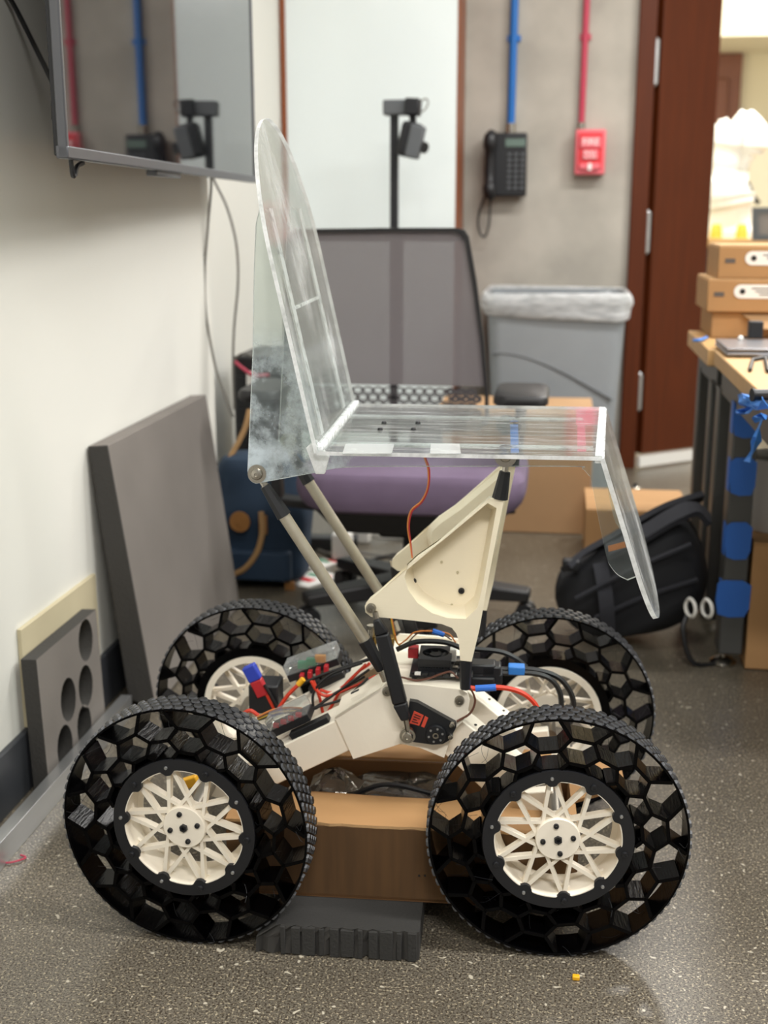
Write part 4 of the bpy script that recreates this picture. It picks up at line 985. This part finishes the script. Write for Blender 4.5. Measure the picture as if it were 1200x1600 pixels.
# acrylic panels
SWD = .425                                             # seat width across the rover
pb, pt_ = rp(494, 712, 0), rp(440, 480, 0); up_b = (pt_ - pb).normalized()
top_b = rp(418, 190, YM); Lb = (top_b - pb).dot(up_b)
p1 = rp(941, 713, 0); seat_z = (pb.z + p1.z) / 2
tipl = rp(1011, 956, YM - .03)
pb.z = p1.z = seat_z
print('seat', pb, p1, top_b, Lb, tipl)
def frame(o, u, v):
    u, v = V(u).normalized(), V(v).normalized(); n = u.cross(v)
    return M(((u.x, v.x, n.x, o.x), (u.y, v.y, n.y, o.y), (u.z, v.z, n.z, o.z), (0, 0, 0, 1)))
def arch(L, a, n=28): return [(SWD / 2 + SWD / 2 * math.cos(math.pi * i / n), L - a + a * math.sin(math.pi * i / n)) for i in range(n + 1)]
back = G().holed([(0, 0), (SWD, 0)] + arch(Lb, .20), [], frame(pb, (0, 1, 0), up_b), .0055, side=1).build('backrest_panel', ['acrylic', 'acrylic_edge'], parent=rover, smooth=False)
back['label'] = 'clear acrylic backrest with rounded top'
SKEW = .036
seat = G().holed([(0, 0), (p1.x - pb.x, 0), (p1.x - pb.x + SKEW, SWD), (0, SWD)], [], frame(pb, (1, 0, 0), (0, 1, 0)), .0055, side=1).build('seat_panel', ['acrylic_seat', 'acrylic_edge'], parent=rover, smooth=False)
seat['label'] = 'clear acrylic seat panel with scuffed streaks'
dl = (V((tipl.x, 0, tipl.z)) - V((p1.x, 0, p1.z))); Ll = dl.length; dl.normalize()
leg_ = G().holed([(0, 0), (SWD, 0)] + arch(Ll, .13), [], frame(p1, (SKEW, SWD, 0), dl), .0065, side=1).build('leg_rest_panel', ['acrylic', 'acrylic_edge'], parent=rover, smooth=False)
leg_['label'] = 'clear acrylic leg rest panel with rounded end'
YS = .095
for far in (False, True):
    def q(px, py, y=YS): p = rp(px, py, y); return (p.x, p.z)
    fr_ = [q(*s_) for s_ in ((388, 733), (390, 746), (400, 754), (414, 752), (490, 738), (545, 729), (700, 728), (895, 728), (909, 731), (918, 740), (924, 752), (936, 815), (948, 870), (954, 884), (965, 897), (980, 905))]
    # follow the leg rest, seat and backrest on the inner side
    def on_leg(s_): p = V((p1.x, 0, p1.z)) + dl * s_ * Ll; return (p.x - .005 + kx, p.z)
    fr_ = [(p.x, p.y) for p in catmull([V((a_, b_, 0)) for a_, b_ in fr_], 4)]
    if far: fr_ = [(x + (.030 if x > .2 else 0), z) for x, z in fr_]
    kx = .030 if far else .008
    e = fr_[-1]; s_end = (V((e[0] - kx, 0, e[1])) - V((p1.x, 0, p1.z))).dot(dl) / Ll
    fr_ += [on_leg(s_end), on_leg(.5), on_leg(.03)]
    fr_ += [(p1.x - .006 + kx, seat_z - .004), (pb.x + .006, seat_z - .004)]
    for s_ in (.02, .3, .6, .70): p = pb + up_b * Lb * s_; fr_.append((p.x - .004, p.z))
    fr_ += [q(408, 320), q(401, 350), q(398, 420), q(396, 550)]
    yy = (YS - .003) if not far else 2 * YM - YS + .003
    sp_ = G().holed(fr_, [], M.Translation((0, yy, 0)) @ RX, .006, side=1).build('side_plate', ['acrylic_dirty' if not far else 'acrylic', 'acrylic_edge'], parent=rover, smooth=False)
    sp_['label'] = 'clear side plate with pale smears' if not far else 'clear side plate on the far side'
    yg = YS if not far else 2 * YM - YS
    G().box(((pb.x + p1.x) / 2, yg, seat_z - .0045), (p1.x - pb.x - .01, .022, .003)).build('glue_seam', 'glue', parent=seat)
    c0, c1 = pb + up_b * .01, pb + up_b * Lb * .72
    G().bar((c0.x - .004, yg, c0.z), (c1.x - .004, yg, c1.z), .024, .003, up=up_b.cross(V((0, 1, 0)))).build('glue_seam', 'glue', parent=back)
    # bolts
    for px, py in ((402, 740), (790, 712)):
        p = rp(px, py, YS - .007); washer(p, far, .0135 if px < 500 else .016, .003, sp_); screw_at(p + V((0, -.003, 0)), far, .0085, parent=sp_, h=.006)
    # rear rod
    yr = YS + .006
    A = rp(402, 740, yr); B = rp(602, 1062, yr); d = (B - A)
    ro = G().cyl(mir(rp(440, 800, yr), far), mir(rp(578, 1012, yr), far), .0088, n=16).build('seat_rod', 'rod_metal', parent=rover); ro['label'] = 'silver metal seat rod'
    G().cyl(mir(rp(410, 752, yr), far), mir(rp(418, 765, yr), far), .005, n=10).build('threaded_stud', 'steel', parent=ro)
    G().cyl(mir(rp(414, 759, yr), far), mir(rp(444, 806, yr), far), .0078, .0118, n=8).build('rod_end', 'black_matte', parent=ro)
    G().cyl(mir(rp(570, 1000, yr), far), mir(rp(596, 1046, yr), far), .0120, .0085, n=8).build('rod_end', 'black_matte', parent=ro)
    G().cyl(mir(rp(594, 1043, yr), far), mir(rp(602, 1064, yr), far), .005, n=10).build('threaded_stud', 'steel', parent=ro)
    # leg: plate with recessed pocket
    yl = .088; TH = .016
    ol = [(571, 957), (570, 947), (577, 938), (590, 928), (646, 882), (700, 836), (764, 779), (788, 779), (776, 838), (763, 905), (749, 984), (737, 1034), (719, 1032), (717, 1002), (713, 990), (706, 981), (690, 975), (649, 970), (600, 965), (580, 964)]
    O_ = [rp(*s_, yl) for s_ in ol]
    pk = [(776, 794), (766, 850), (755, 910), (746, 950), (728, 967), (700, 966), (675, 958), (652, 942), (638, 922), (632, 902), (637, 886), (652, 872), (690, 846), (762, 786)]
    K_ = [rp(*s_, yl) for s_ in pk]
    kc = sum(K_, V()) / len(K_); Ki = [kc + (p - kc) * .88 for p in K_]
    lg = G().holed([(p.x, p.z) for p in O_], [[(p.x, p.z) for p in K_]], M.Translation((0, (yl + TH / 2) if not far else 2 * YM - yl - TH / 2, 0)) @ RX, TH)
    dep = .040
    ring0 = [mir((p.x, yl + .004, p.z), far) for p in K_]; ring1 = [mir((p.x, yl + dep * .6, p.z), far) for p in [kc + (p - kc) * .93 for p in K_]]
    ring2 = [mir((p.x, yl + dep, p.z), far) for p in Ki]
    o_ = [mir((p.x, yl + TH, p.z), far) for p in [kc + (p - kc) * 1.03 for p in K_]]; o1 = [mir((p.x, yl + dep * .62, p.z), far) for p in [kc + (p - kc) * .97 for p in K_]]; o2 = [mir((p.x, yl + dep + .003, p.z), far) for p in [kc + (p - kc) * .90 for p in K_]]
    lg.loft([ring0, ring1, ring2], cap=False); lg.add(ring2, [list(range(len(ring2)))]); lg.loft([o_, o1, o2], cap=False); lg.add(o2, [list(range(len(o2)))])
    lg = lg.build('leg_housing', 'cream_print', parent=rover, ang=.7); lg['label'] = 'white triangular printed leg with recessed pocket'
    if far: lg.location.x = .018
    pf = lambda px, py: rp(px, py, yl + dep - .001)
    for px, py in ((646, 908), (721, 923)): screw_at(pf(px, py), far, .0048, 'black_plastic', lg, 'recessed_screw', .004)
    for px, py in ((690, 878), (715, 894), (652, 935), (677, 950), (706, 945)):
        p = mir(pf(px, py), far); G().cyl(p, p + V((0, -.0012 if not far else .0012, 0)), .002, n=8).build('pilot_hole', 'beige_board', parent=lg)
    screw_at(rp(580, 950, yl - .001), far, .0075, 'steel_dark', lg)
    A, B = rp(781, 779, yl + .008), rp(789, 737, yl + .008)
    G().cyl(mir(A, far), mir(B, far), .0115, .0078, n=8).build('rod_end', 'black_matte', parent=lg)
    G().cyl(mir(B, far), mir(rp(791, 722, yl + .008), far), .0048, n=10).build('threaded_stud', 'steel', parent=lg)
    ec = mir(rp(790, 712, yl + .006), far); G().lathe([(.007, -.005), (.0145, -.005), (.0145, .005), (.007, .005)], o=ec, ax=(0, 1, 0), n=22, close=True).build('rod_eye', 'steel', parent=lg)
    G().cyl(mir(rp(728, 1032, yl + .008), far), mir(rp(727, 1076, yl + .008), far), .0095, .0078, n=8).build('rod_end', 'black_matte', parent=lg)
    # black link from leg tip to servo horn
    yk_ = YS - .016
    a0, a1, b1, b0 = [rp(*s_, yk_) for s_ in ((588, 966), (597, 990), (625, 1098), (634, 1124))]
    g = G(); ln_up = (0, 1, 0)
    def lnk(p, q_, w1, w2): g.bar(mir(p, far), mir(q_, far), w1, .014, up=ln_up, w2=w2)
    lnk(a0, a1, .010, .021); lnk(a1, b1, .021, .022); lnk(b1, b0, .022, .013)
    lk = g.build('servo_link', 'black_matte', parent=rover, bevel=.003)
    G().cyl(mir(rp(586, 956, yk_), far), mir(a0, far), .0045, n=10).build('threaded_stud', 'steel', parent=lk)
    G().cyl(mir(b0, far), mir(rp(637, 1140, yk_), far), .0045, n=10).build('threaded_stud', 'steel', parent=lk)
    pj = rp(637, 1148, yk_ + .004); G().lathe([(.0, -.006), (.012, -.005), (.012, .004), (0, .005)], o=mir(pj, far), ax=(0, 1, 0), n=20).build('ball_joint', 'steel', parent=lk)
    screw_at(pj + V((0, -.006, 0)), far, .0085, 'steel', lk)
    # chassis plate
    yc_ = .104
    pl = [(523, 1121), (594, 1077), (605, 1067), (664, 1071), (722, 1078), (730, 1083), (734, 1095), (731, 1113), (722, 1128), (708, 1142), (694, 1184), (655, 1168), (626, 1162), (552, 1186)]
    Pp = [rp(*s_, yc_) for s_ in pl]
    cp_ = G().holed([(p.x, p.z) for p in Pp], [], M.Translation((0, yc_ + .003 if not far else 2 * YM - yc_ - .003, 0)) @ RX, .006).build('chassis_plate', 'white_print', parent=rover, ang=.4, bevel=.0015); cp_['label'] = 'white chassis side plate'
    for px, py in ((605, 1080), (718, 1094)): screw_at(rp(px, py, yc_), far, .0075, 'steel_dark', cp_)
    # sloping cover of the arm root and the arm itself
    E = [rp(523, 1121, yc_), rp(594, 1077, yc_)]; dpt = V((0, .082, 0)); g = G()
    nrm = V((0, .0, -.004))
    g.prism([mir(p, far) for p in (E[0], E[1], E[1] + dpt, E[0] + dpt)], nrm); cv = g.build('arm_cover', 'white_print', parent=rover)
    s1 = rp(552, 1089, yc_) + V((0, .02, .0006)); G().bar(mir(s1 + V((-.006, 0, -.0032)), far), mir(s1 + V((.006, 0, .0034)), far), .006, .001, up=(0, 0, 1)).build('cable_slot', 'ink_black', parent=cv)
    T0, T1, U0, U1 = rp(528, 1124, yc_ + .006), rp(452, 1160, yc_ + .006), rp(548, 1172, yc_ + .006), rp(475, 1206, yc_ + .006)
    dir_ = (T1 - T0).normalized(); Lr = abs(rp(350, 1215, yc_).x - T0.x) / abs(dir_.x)
    g = G(); end = dir_ * Lr
    dn = V((U0.x - T0.x, 0, U0.z - T0.z))
    g.prism([mir(p, far) for p in (T0, T0 + end, T0 + end + dn, U0)], (0, .065 if not far else -.065, 0))
    am = g.build('suspension_arm', 'white_print', parent=rover, bevel=.002); am['label'] = 'white suspension arm toward the gray slab side'
    g = G().bar(mir(T0 + dir_ * .018 + V((0, .012, .006)), far), mir(T0 + dir_ * .085 + V((0, .012, .006)), far), .018, .010); g.build('cable_rail', 'black_plastic', parent=am, bevel=.001)
    # right arm
    R0, R1, R2, R3 = rp(716, 1121, yc_ + .02), rp(800, 1188, yc_ + .02), rp(768, 1250, yc_ + .02), rp(694, 1178, yc_ + .02)
    ext = (R1 - R0) * .35
    g = G().prism([mir(p, far) for p in (R0, R1 + ext, R2 + ext, R3)], (0, .055 if not far else -.055, 0)); ar_ = g.build('suspension_arm', 'white_print', parent=rover, bevel=.002); ar_['label'] = 'white suspension arm toward the workbench side'
    for px in (742, 762, 786):
        p = R0 + (R1 - R0) * ((px - 716) / 84) + V((0, .02, .0006)); G().cyl(mir(p, far), mir(p + V((0, 0, .0008)), far), .003, n=10).build('arm_hole', 'ink_black', parent=ar_)
    # knuckles: shaft from arm end to wheel hub
    for Wc, e_ in ((LW, T0 + end + dn * .5), (RW, (R1 + R2) / 2 + ext)):
        h0 = mir(V((Wc.x, .006, WR)), far); h1 = mir(V((Wc.x, .105, WR)), far)
        G().cyl(h0, h1, .013, n=14).build('axle_shaft', 'steel_dark', parent=rover)
        e2 = mir(V((e_.x, .118, e_.z)), far); G().bar(h1, V((e2.x, h1.y, e2.z)), .02, .034, up=(0, 0, 1)).build('knuckle', 'white_print', parent=rover, bevel=.002)
    # servo
    sv = [(640, 1095), (652, 1097), (712, 1130), (713, 1136), (702, 1156), (692, 1162), (676, 1163), (640, 1158), (633, 1150), (634, 1140)]
    Ps = [rp(*s_, yc_ - .010) for s_ in sv]
    g = G().holed([(p.x, p.z) for p in Ps], [], M.Translation((0, yc_ - .006 if not far else 2 * YM - yc_ + .006, 0)) @ RX, .011)
    so = g.build('servo_motor', 'black_plastic', parent=rover, bevel=.0015, ang=.4)
    lb = [rp(*s_, yc_ - .0125) for s_ in ((640, 1130), (647, 1111), (662, 1118), (655, 1134))]
    g = G().prism([mir(p, far) for p in lb], (0, .001, 0)).build('servo_label', 'red_label', parent=so)
    if not far:
        for i in range(4):
            a_, b_ = lb[1].lerp(lb[0], .2 + .2 * i), lb[2].lerp(lb[3], .2 + .2 * i); a_, b_ = a_.lerp(b_, .15), a_.lerp(b_, .8 if i != 2 else .55)
            G().bar(a_ + V((0, -.0006, 0)), b_ + V((0, -.0006, 0)), .0005, .0013, up=(0, 0, 1)).build('print_line', 'ink_black', parent=so)
        lb2 = [rp(*s_, yc_ - .0125) for s_ in ((658, 1135), (664, 1119), (669, 1122), (663, 1137))]; G().prism(lb2, (0, .001, 0)).build('servo_label', 'red_label', parent=so)
    hc = rp(681, 1147, yc_ - .0125); G().lathe([(0, .004), (.005, .004), (.0055, .005), (.0145, .005), (.0155, .003), (.0155, 0)], o=mir(hc, far), ax=(0, 1 if far else -1, 0), n=28).build('servo_horn', 'black_matte', parent=so)
    for i in range(6):
        a_ = R(15 + 60 * i); p = mir(hc + V((.0105 * math.cos(a_), -.005, .0105 * math.sin(a_))), far); G().cyl(p, p + V((0, -.0008 if not far else .0008, 0)), .0017, n=8).build('horn_hole', 'aluminium', parent=so)
    p = mir(hc + V((0, -.004, 0)), far); G().lathe([(.0025, 0), (.0048, 0), (.0048, .003), (.0025, .003)], o=p, ax=(0, 1 if far else -1, 0), n=16, close=True).build('horn_screw', 'steel', parent=so)
    for px, py in ((706, 1132), (704, 1150)): screw_at(rp(px, py, yc_ - .012), far, .0045, 'steel', so)

G().prism([rp(*s_, .012) for s_ in ((478, 700), (492, 688), (514, 714), (507, 741), (493, 741))], (0, .010, 0)).build('corner_tab', 'acrylic_edge', parent=back, bevel=.001)
# cross seams and marks on the acrylic
G().bar((p1.x - .004, .004, seat_z - .002), (p1.x - .004 + SKEW, SWD - .002, seat_z - .002), .010, .010).build('glue_seam', 'glue', parent=seat)
G().box((pb.x + .003, YM, seat_z + .004), (.010, SWD * .98, .008)).build('glue_seam', 'glue', parent=seat)
jz = rp(436, 482, YS); s_ = (jz.z - pb.z) / up_b.z; c = pb + up_b * s_
G().box((c.x - .0035, YM, c.z), (.004, 2 * (YM - YS), .004)).build('joint_strip', 'glue', parent=back)
def seat_patch(quad, k, name, dz=.0032, lab=None):
    P = [rz(*s_, seat_z + dz) for s_ in quad]; o = G().prism(P, (0, 0, .0006)).build(name, k, parent=seat)
    if lab: o['label'] = lab
seat_patch([(900, 664), (938, 664), (936, 638), (900, 638)], 'pink_tape', 'tape', -.0045, 'pink tape under the seat')
seat_patch([(902, 706), (916, 706), (914, 664), (902, 664)], 'pink_tape', 'tape', -.0045, 'pink tape under the seat')
seat_patch([(798, 708), (811, 708), (809, 658), (797, 658)], 'blue_strip', 'tape', -.0045, 'blue tape strip under the seat')
yo = 2 * YM - YS - .004; G().prism([rp(*s_, yo) for s_ in ((950, 853), (976, 846), (978, 855), (951, 862))], (0, -.0008, 0)).build('tape', 'orange_wire', parent=sp_)['label'] = 'orange tape strip'
MT['frost'] = clear('frost', haze=.3, hazemax=.5, scale=20)
seat_patch([(535, 709), (612, 709), (616, 694), (540, 694)], 'frost', 'backing_film', .0035)
seat_patch([(672, 709), (720, 709), (718, 694), (673, 694)], 'frost', 'backing_film', .0035)
for px, py in ((600, 662), (653, 662), (594, 672), (646, 672)):
    p = rz(px, py, seat_z + .003); G().lathe([(0, .004), (.003, .0036), (.0042, .001), (.0042, 0)], o=p, n=12).build('seat_screw', 'black_plastic', parent=seat)
p = rz(803, 662, seat_z + .003); G().lathe([(.003, 0), (.007, 0), (.007, .002), (.003, .002)], o=p, n=16, close=True).build('washer', 'steel', parent=seat)

# deck and electronics
dk0, dk1 = rp(594, 1080, .11), rp(724, 1086, .11); dz = rp(650, 1078, .108).z
deck = G().box(*B3(dk0.x, dk1.x, .11, 2 * YM - .11, dz - .005, dz)).build('deck', 'white_print', parent=rover, bevel=.001)
def D(px, py, y=None, z=None): return rp(px, py, y) if y is not None else rz(px, py, z)
a, b = rp(640, 1072, .145), rp(738, 1076, .145); bz_ = dz + .006
pcb = G().box(*B3(a.x, b.x, .145, .235, bz_, bz_ + .003)).build('computer_board', 'black_matte', parent=rover); pcb['label'] = 'black computer board'
for x in (a.x + .006, b.x - .006):
    for y in (.151, .229): G().cyl((x, y, dz), (x, y, bz_ + .006), .0032, n=8).build('standoff', 'black_plastic', parent=pcb)
rnd = random.Random(3)
for i in range(16):
    x = rnd.uniform(a.x + .055, b.x - .006); y = rnd.uniform(.15, .22); s_ = rnd.uniform(.004, .011)
    G().box((x, y, bz_ + .003 + s_ * .3), (s_, s_, s_ * .6)).build('chip', 'black_plastic' if i % 3 else 'steel', parent=pcb)
for i in range(7):
    x = a.x + .012 + i * (b.x - a.x - .03) / 6; G().box((x, .149, bz_ + .0045), (.009, .008, .003 + .001 * (i % 2))).build('connector', 'black_plastic' if i % 5 else 'white_plastic', parent=pcb)
h0, h1 = rp(653, 1062, .158), rp(704, 1062, .158); hz0 = bz_ + .004; hz1 = rp(655, 1036, .158).z
hs_ = G().box(*B3(h0.x, h1.x, .158, .222, hz0, hz0 + .006)); nf = 12
for i in range(nf):
    x = h0.x + .002 + (h1.x - h0.x - .004) * i / (nf - 1); hs_.box((x, .19, (hz0 + hz1) / 2), (.0015, .064, hz1 - hz0 - .004))
hs_ = hs_.build('heat_sink', 'black_matte', parent=pcb)
c = V(((h0.x + h1.x) / 2, .19, hz1)); fw = (h1.x - h0.x)
G().holed([(-fw / 2, -.032), (fw / 2, -.032), (fw / 2, .032), (-fw / 2, .032)], [circ(0, 0, .0205, 28)], M.Translation(c), .012).build('fan_frame', 'black_plastic', parent=pcb)
fan = G().lathe([(0, .004), (.009, .004), (.009, -.004), (0, -.004)], o=c, n=18)
for i in range(9):
    a_ = R(40 * i); fan.bar(c + V((.008 * math.cos(a_), .008 * math.sin(a_), 0)), c + V((.0195 * math.cos(a_ + .5), .0195 * math.sin(a_ + .5), .001)), .008, .0012, up=(math.sin(a_) * .5, -math.cos(a_) * .5, 1))
fan.build('fan_rotor', 'black_matte', parent=pcb)
G().box(rp(646, 1018, .2), (.016, .02, .016)).build('red_plug', 'dark_red', parent=pcb, bevel=.001)
G().box(rp(708, 1022, .2), (.010, .02, .018)).build('white_plug', 'white_plastic', parent=pcb, bevel=.001)
for px, py, k, w_ in ((752, 1042, 'black_plastic', .045), (760, 1056, 'black_matte', .05), (768, 1045, 'black_plastic', .03)):
    G().box(rp(px, py, .19), (w_, .03, .018)).build('cable_plug', k, parent=pcb, bevel=.003)
hb = rp(748, 1068, .2); G().box((hb.x, .2, (dz + hb.z) / 2), (.05, .06, max(.02, hb.z - dz + .02))).build('motor_driver', 'black_matte', parent=rover, bevel=.003)
# servo horn tower and brass block on the far side
p = rp(600, 1022, .17); G().box((p.x, .185, (dz + p.z) / 2 + .008), (.024, .03, p.z - dz + .016)).build('bracket_tower', 'white_print', parent=rover, bevel=.002)
p = rp(601, 1001, .19); G().box(p, (.03, .02, .014)).build('brass_block', 'gold_plate', parent=rover, bevel=.001)
p = rp(580, 990, .19); G().cyl(p - V((0, 0, .012)), p + V((0, 0, .008)), .006, n=12).build('chrome_post', 'steel', parent=rover); G().cyl(p + V((0, 0, .008)), p + V((0, 0, .014)), .0075, n=6).build('post_nut', 'steel', parent=rover)
# clear terminal cases on both left arms
def term_case(A, B, y, far_, label):
    A, B = rp(*A, y), rp(*B, y); dx = (B - A).normalized(); n_ = V((0, 1, 0)).cross(dx); n_ = n_ if n_.z > 0 else -n_; L_ = (B - A).length
    bs = G().bar(A + n_ * .004, B + n_ * .004, .042, .012, up=n_).build('terminal_block', 'black_plastic', parent=rover, bevel=.001)
    G().bar(A + n_ * .019, B + n_ * .019, .044, .018, up=n_).build('clear_cover', 'clear_case', parent=bs, bevel=.002)
    return A, dx, n_, L_, bs
A, dx, n_, L_, bs = term_case((455, 1058), (533, 1030), .30, True, '')
for i, k in enumerate(('green_block', 'green_block', 'amber_block')): G().box(A + dx * L_ * (.36 + .17 * i) + n_ * .018 + V((0, -.016, 0)), (.018, .008, .013)).build('lever', k, parent=bs, bevel=.001)
for i in range(4): G().box(A + dx * L_ * (.28 + .16 * i) + n_ * .002 + V((0, -.026, 0)), (.007, .016, .012)).build('spade_plug', 'dark_red', parent=bs, bevel=.001)
A, dx, n_, L_, bs = term_case((430, 1143), (488, 1116), .14, False, '')
for i in range(4): G().box(A + dx * L_ * (.2 + .2 * i) + n_ * .014 + V((0, -.018, 0)), (.009, .006, .006)).build('spade_plug', 'dark_red', parent=bs)
# battery plug and black motor controller near the far left wheel
p = rp(416, 1085, .28); G().box(p, (.05, .05, .05)).build('motor_controller', 'black_matte', parent=rover, bevel=.003)
a, b, c = rp(388, 1040, .26), rp(400, 1062, .26), rp(412, 1086, .26)
G().bar(a, b, .016, .022).build('plug_cap', 'blue_cap', parent=rover, bevel=.002); G().bar(b, c, .016, .02).build('battery_plug', 'dark_red', parent=rover, bevel=.002)
p = rp(284, 1226, .10); G().bar(p, p + V((.026, 0, .010)), .014, .016).build('yellow_connector', 'yellow_plug', parent=rover, bevel=.002)
def wire(pts, y, k, r=.0022, name=None):
    P = [rp(*(q_[:2]), q_[2] if len(q_) > 2 else y) for q_ in pts]
    return G().tube(P, r, n=6).build(name or 'wire', k, parent=rover)
wire([(572, 1038), (535, 1075), (514, 1110), (505, 1114), (500, 1092), (489, 1062)], .24, 'red_wire', .0026)
wire([(587, 1056), (556, 1071), (514, 1087), (496, 1080), (486, 1064)], .22, 'red_wire', .0026)
wire([(578, 1036), (545, 1066), (520, 1082), (500, 1078)], .26, 'red_wire', .0026)
wire([(470, 1066), (450, 1086), (436, 1106)], .24, 'red_wire', .0034)
G().cyl(rp(474, 1061, .24), rp(466, 1070, .24), .005, n=10).build('yellow_sleeve', 'yellow_plug', parent=rover)
wire([(566, 1036), (517, 1054), (492, 1078), (489, 1100), (494, 1107), (514, 1089), (570, 1057)], .22, 'cable_black', .0022)
wire([(577, 1046), (540, 1072), (510, 1094), (488, 1108)], .20, 'cable_black', .0022)
wire([(575, 1060), (540, 1090), (505, 1102), (470, 1112)], .18, 'cable_black', .0022)
wire([(590, 1026), (540, 1042), (500, 1056), (470, 1070)], .24, 'cable_black', .003)
wire([(408, 1070), (418, 1088), (428, 1108)], .255, 'red_wire', .0026); wire([(413, 1070), (424, 1088), (435, 1110)], .25, 'cable_black', .0026)
wire([(376, 1118), (390, 1110), (404, 1118)], .18, 'red_wire', .0032)
for i, k in enumerate(('orange_wire', 'brown_wire', 'yellow_wire', 'cable_black')): wire([(402, 1120 + 2 * i), (430, 1108 + 3 * i), (465, 1106 + 2 * i), (490, 1112)], .16 + .008 * i, k, .0015)
wire([(612, 966), (616, 985), (622, 1006), (634, 1000), (648, 988), (672, 986), (700, 990), (712, 1004)], .20, 'orange_wire', .0012)
wire([(622, 1006), (632, 1010), (652, 990), (680, 985), (706, 1000)], .205, 'brown_wire', .0012)
wire([(611, 966), (618, 1000), (628, 1012)], .20, 'yellow_wire', .0012)
G().cyl(rp(676, 986, .2), rp(694, 992, .2), .0045, n=8).build('blue_wrap', 'blue_wrap', parent=rover)
wire([(620, 1015), (650, 1003), (690, 1003), (715, 1010), (736, 1022)], .19, 'cable_black', .0045)
wire([(740, 1014), (780, 1018), (805, 1028), (822, 1042)], .24, 'cable_black', .0045)
wire([(750, 1043), (790, 1046), (830, 1046), (868, 1056), (888, 1076), (896, 1100), (890, 1130)], .22, 'cable_black', .0048)
wire([(750, 1050), (790, 1052), (830, 1052), (858, 1060), (874, 1080), (878, 1110)], .21, 'cable_black', .0045)
G().bar(rp(794, 1045, .215), rp(820, 1046, .215), .02, .014).build('tape_wrap', 'blue_strip', parent=rover, bevel=.002)
wire([(730, 1074), (745, 1076), (775, 1074), (800, 1077), (820, 1085), (836, 1100), (842, 1116)], .12, 'red_wire', .0042)
G().cyl(rp(743, 1076, .12), rp(775, 1074, .12), .0052, n=10).build('blue_wrap', 'blue_wrap', parent=rover)
wire([(733, 1073), (740, 1085), (742, 1098), (734, 1115), (714, 1127)], .10, 'brown_wire', .0017)
wire([(627, 1058), (650, 1063), (670, 1060), (692, 1052), (705, 1050), (716, 1060)], .14, 'brown_wire', .0017)
wire([(663, 715), (669, 735), (668, 762), (658, 783), (642, 798), (637, 822), (641, 850), (644, 872)], .20, 'orange_wire', .0013)
wire([(665, 715), (671, 735), (669, 764), (659, 785), (644, 799), (639, 822), (642, 850), (644, 872)], .20, 'dark_red', .0012)
wire([(770, 1148), (782, 1158), (788, 1172)], .15, 'red_wire', .0026); wire([(790, 1172), (805, 1150), (822, 1144), (835, 1150)], .16, 'leather_pale', .0015)
wire([(792, 1174), (806, 1154), (824, 1148)], .165, 'brown_wire', .0015)
# perforated bracket behind the near right wheel
p = rp(862, 1238, .14); g = G().bar(p + V((-.012, 0, .045)), p + V((.008, 0, -.04)), .006, .035, up=(1, 0, 0)); g = g.build('perforated_bracket', 'aluminium', parent=rover)
for i in range(5):
    c = p + V((-.012, -.004, .045)).lerp(V((.008, -.004, -.04)), .15 + .17 * i); G().cyl(c, c + V((0, -.003, 0)), .0045, n=10).build('bracket_bolt', 'black_plastic', parent=g)
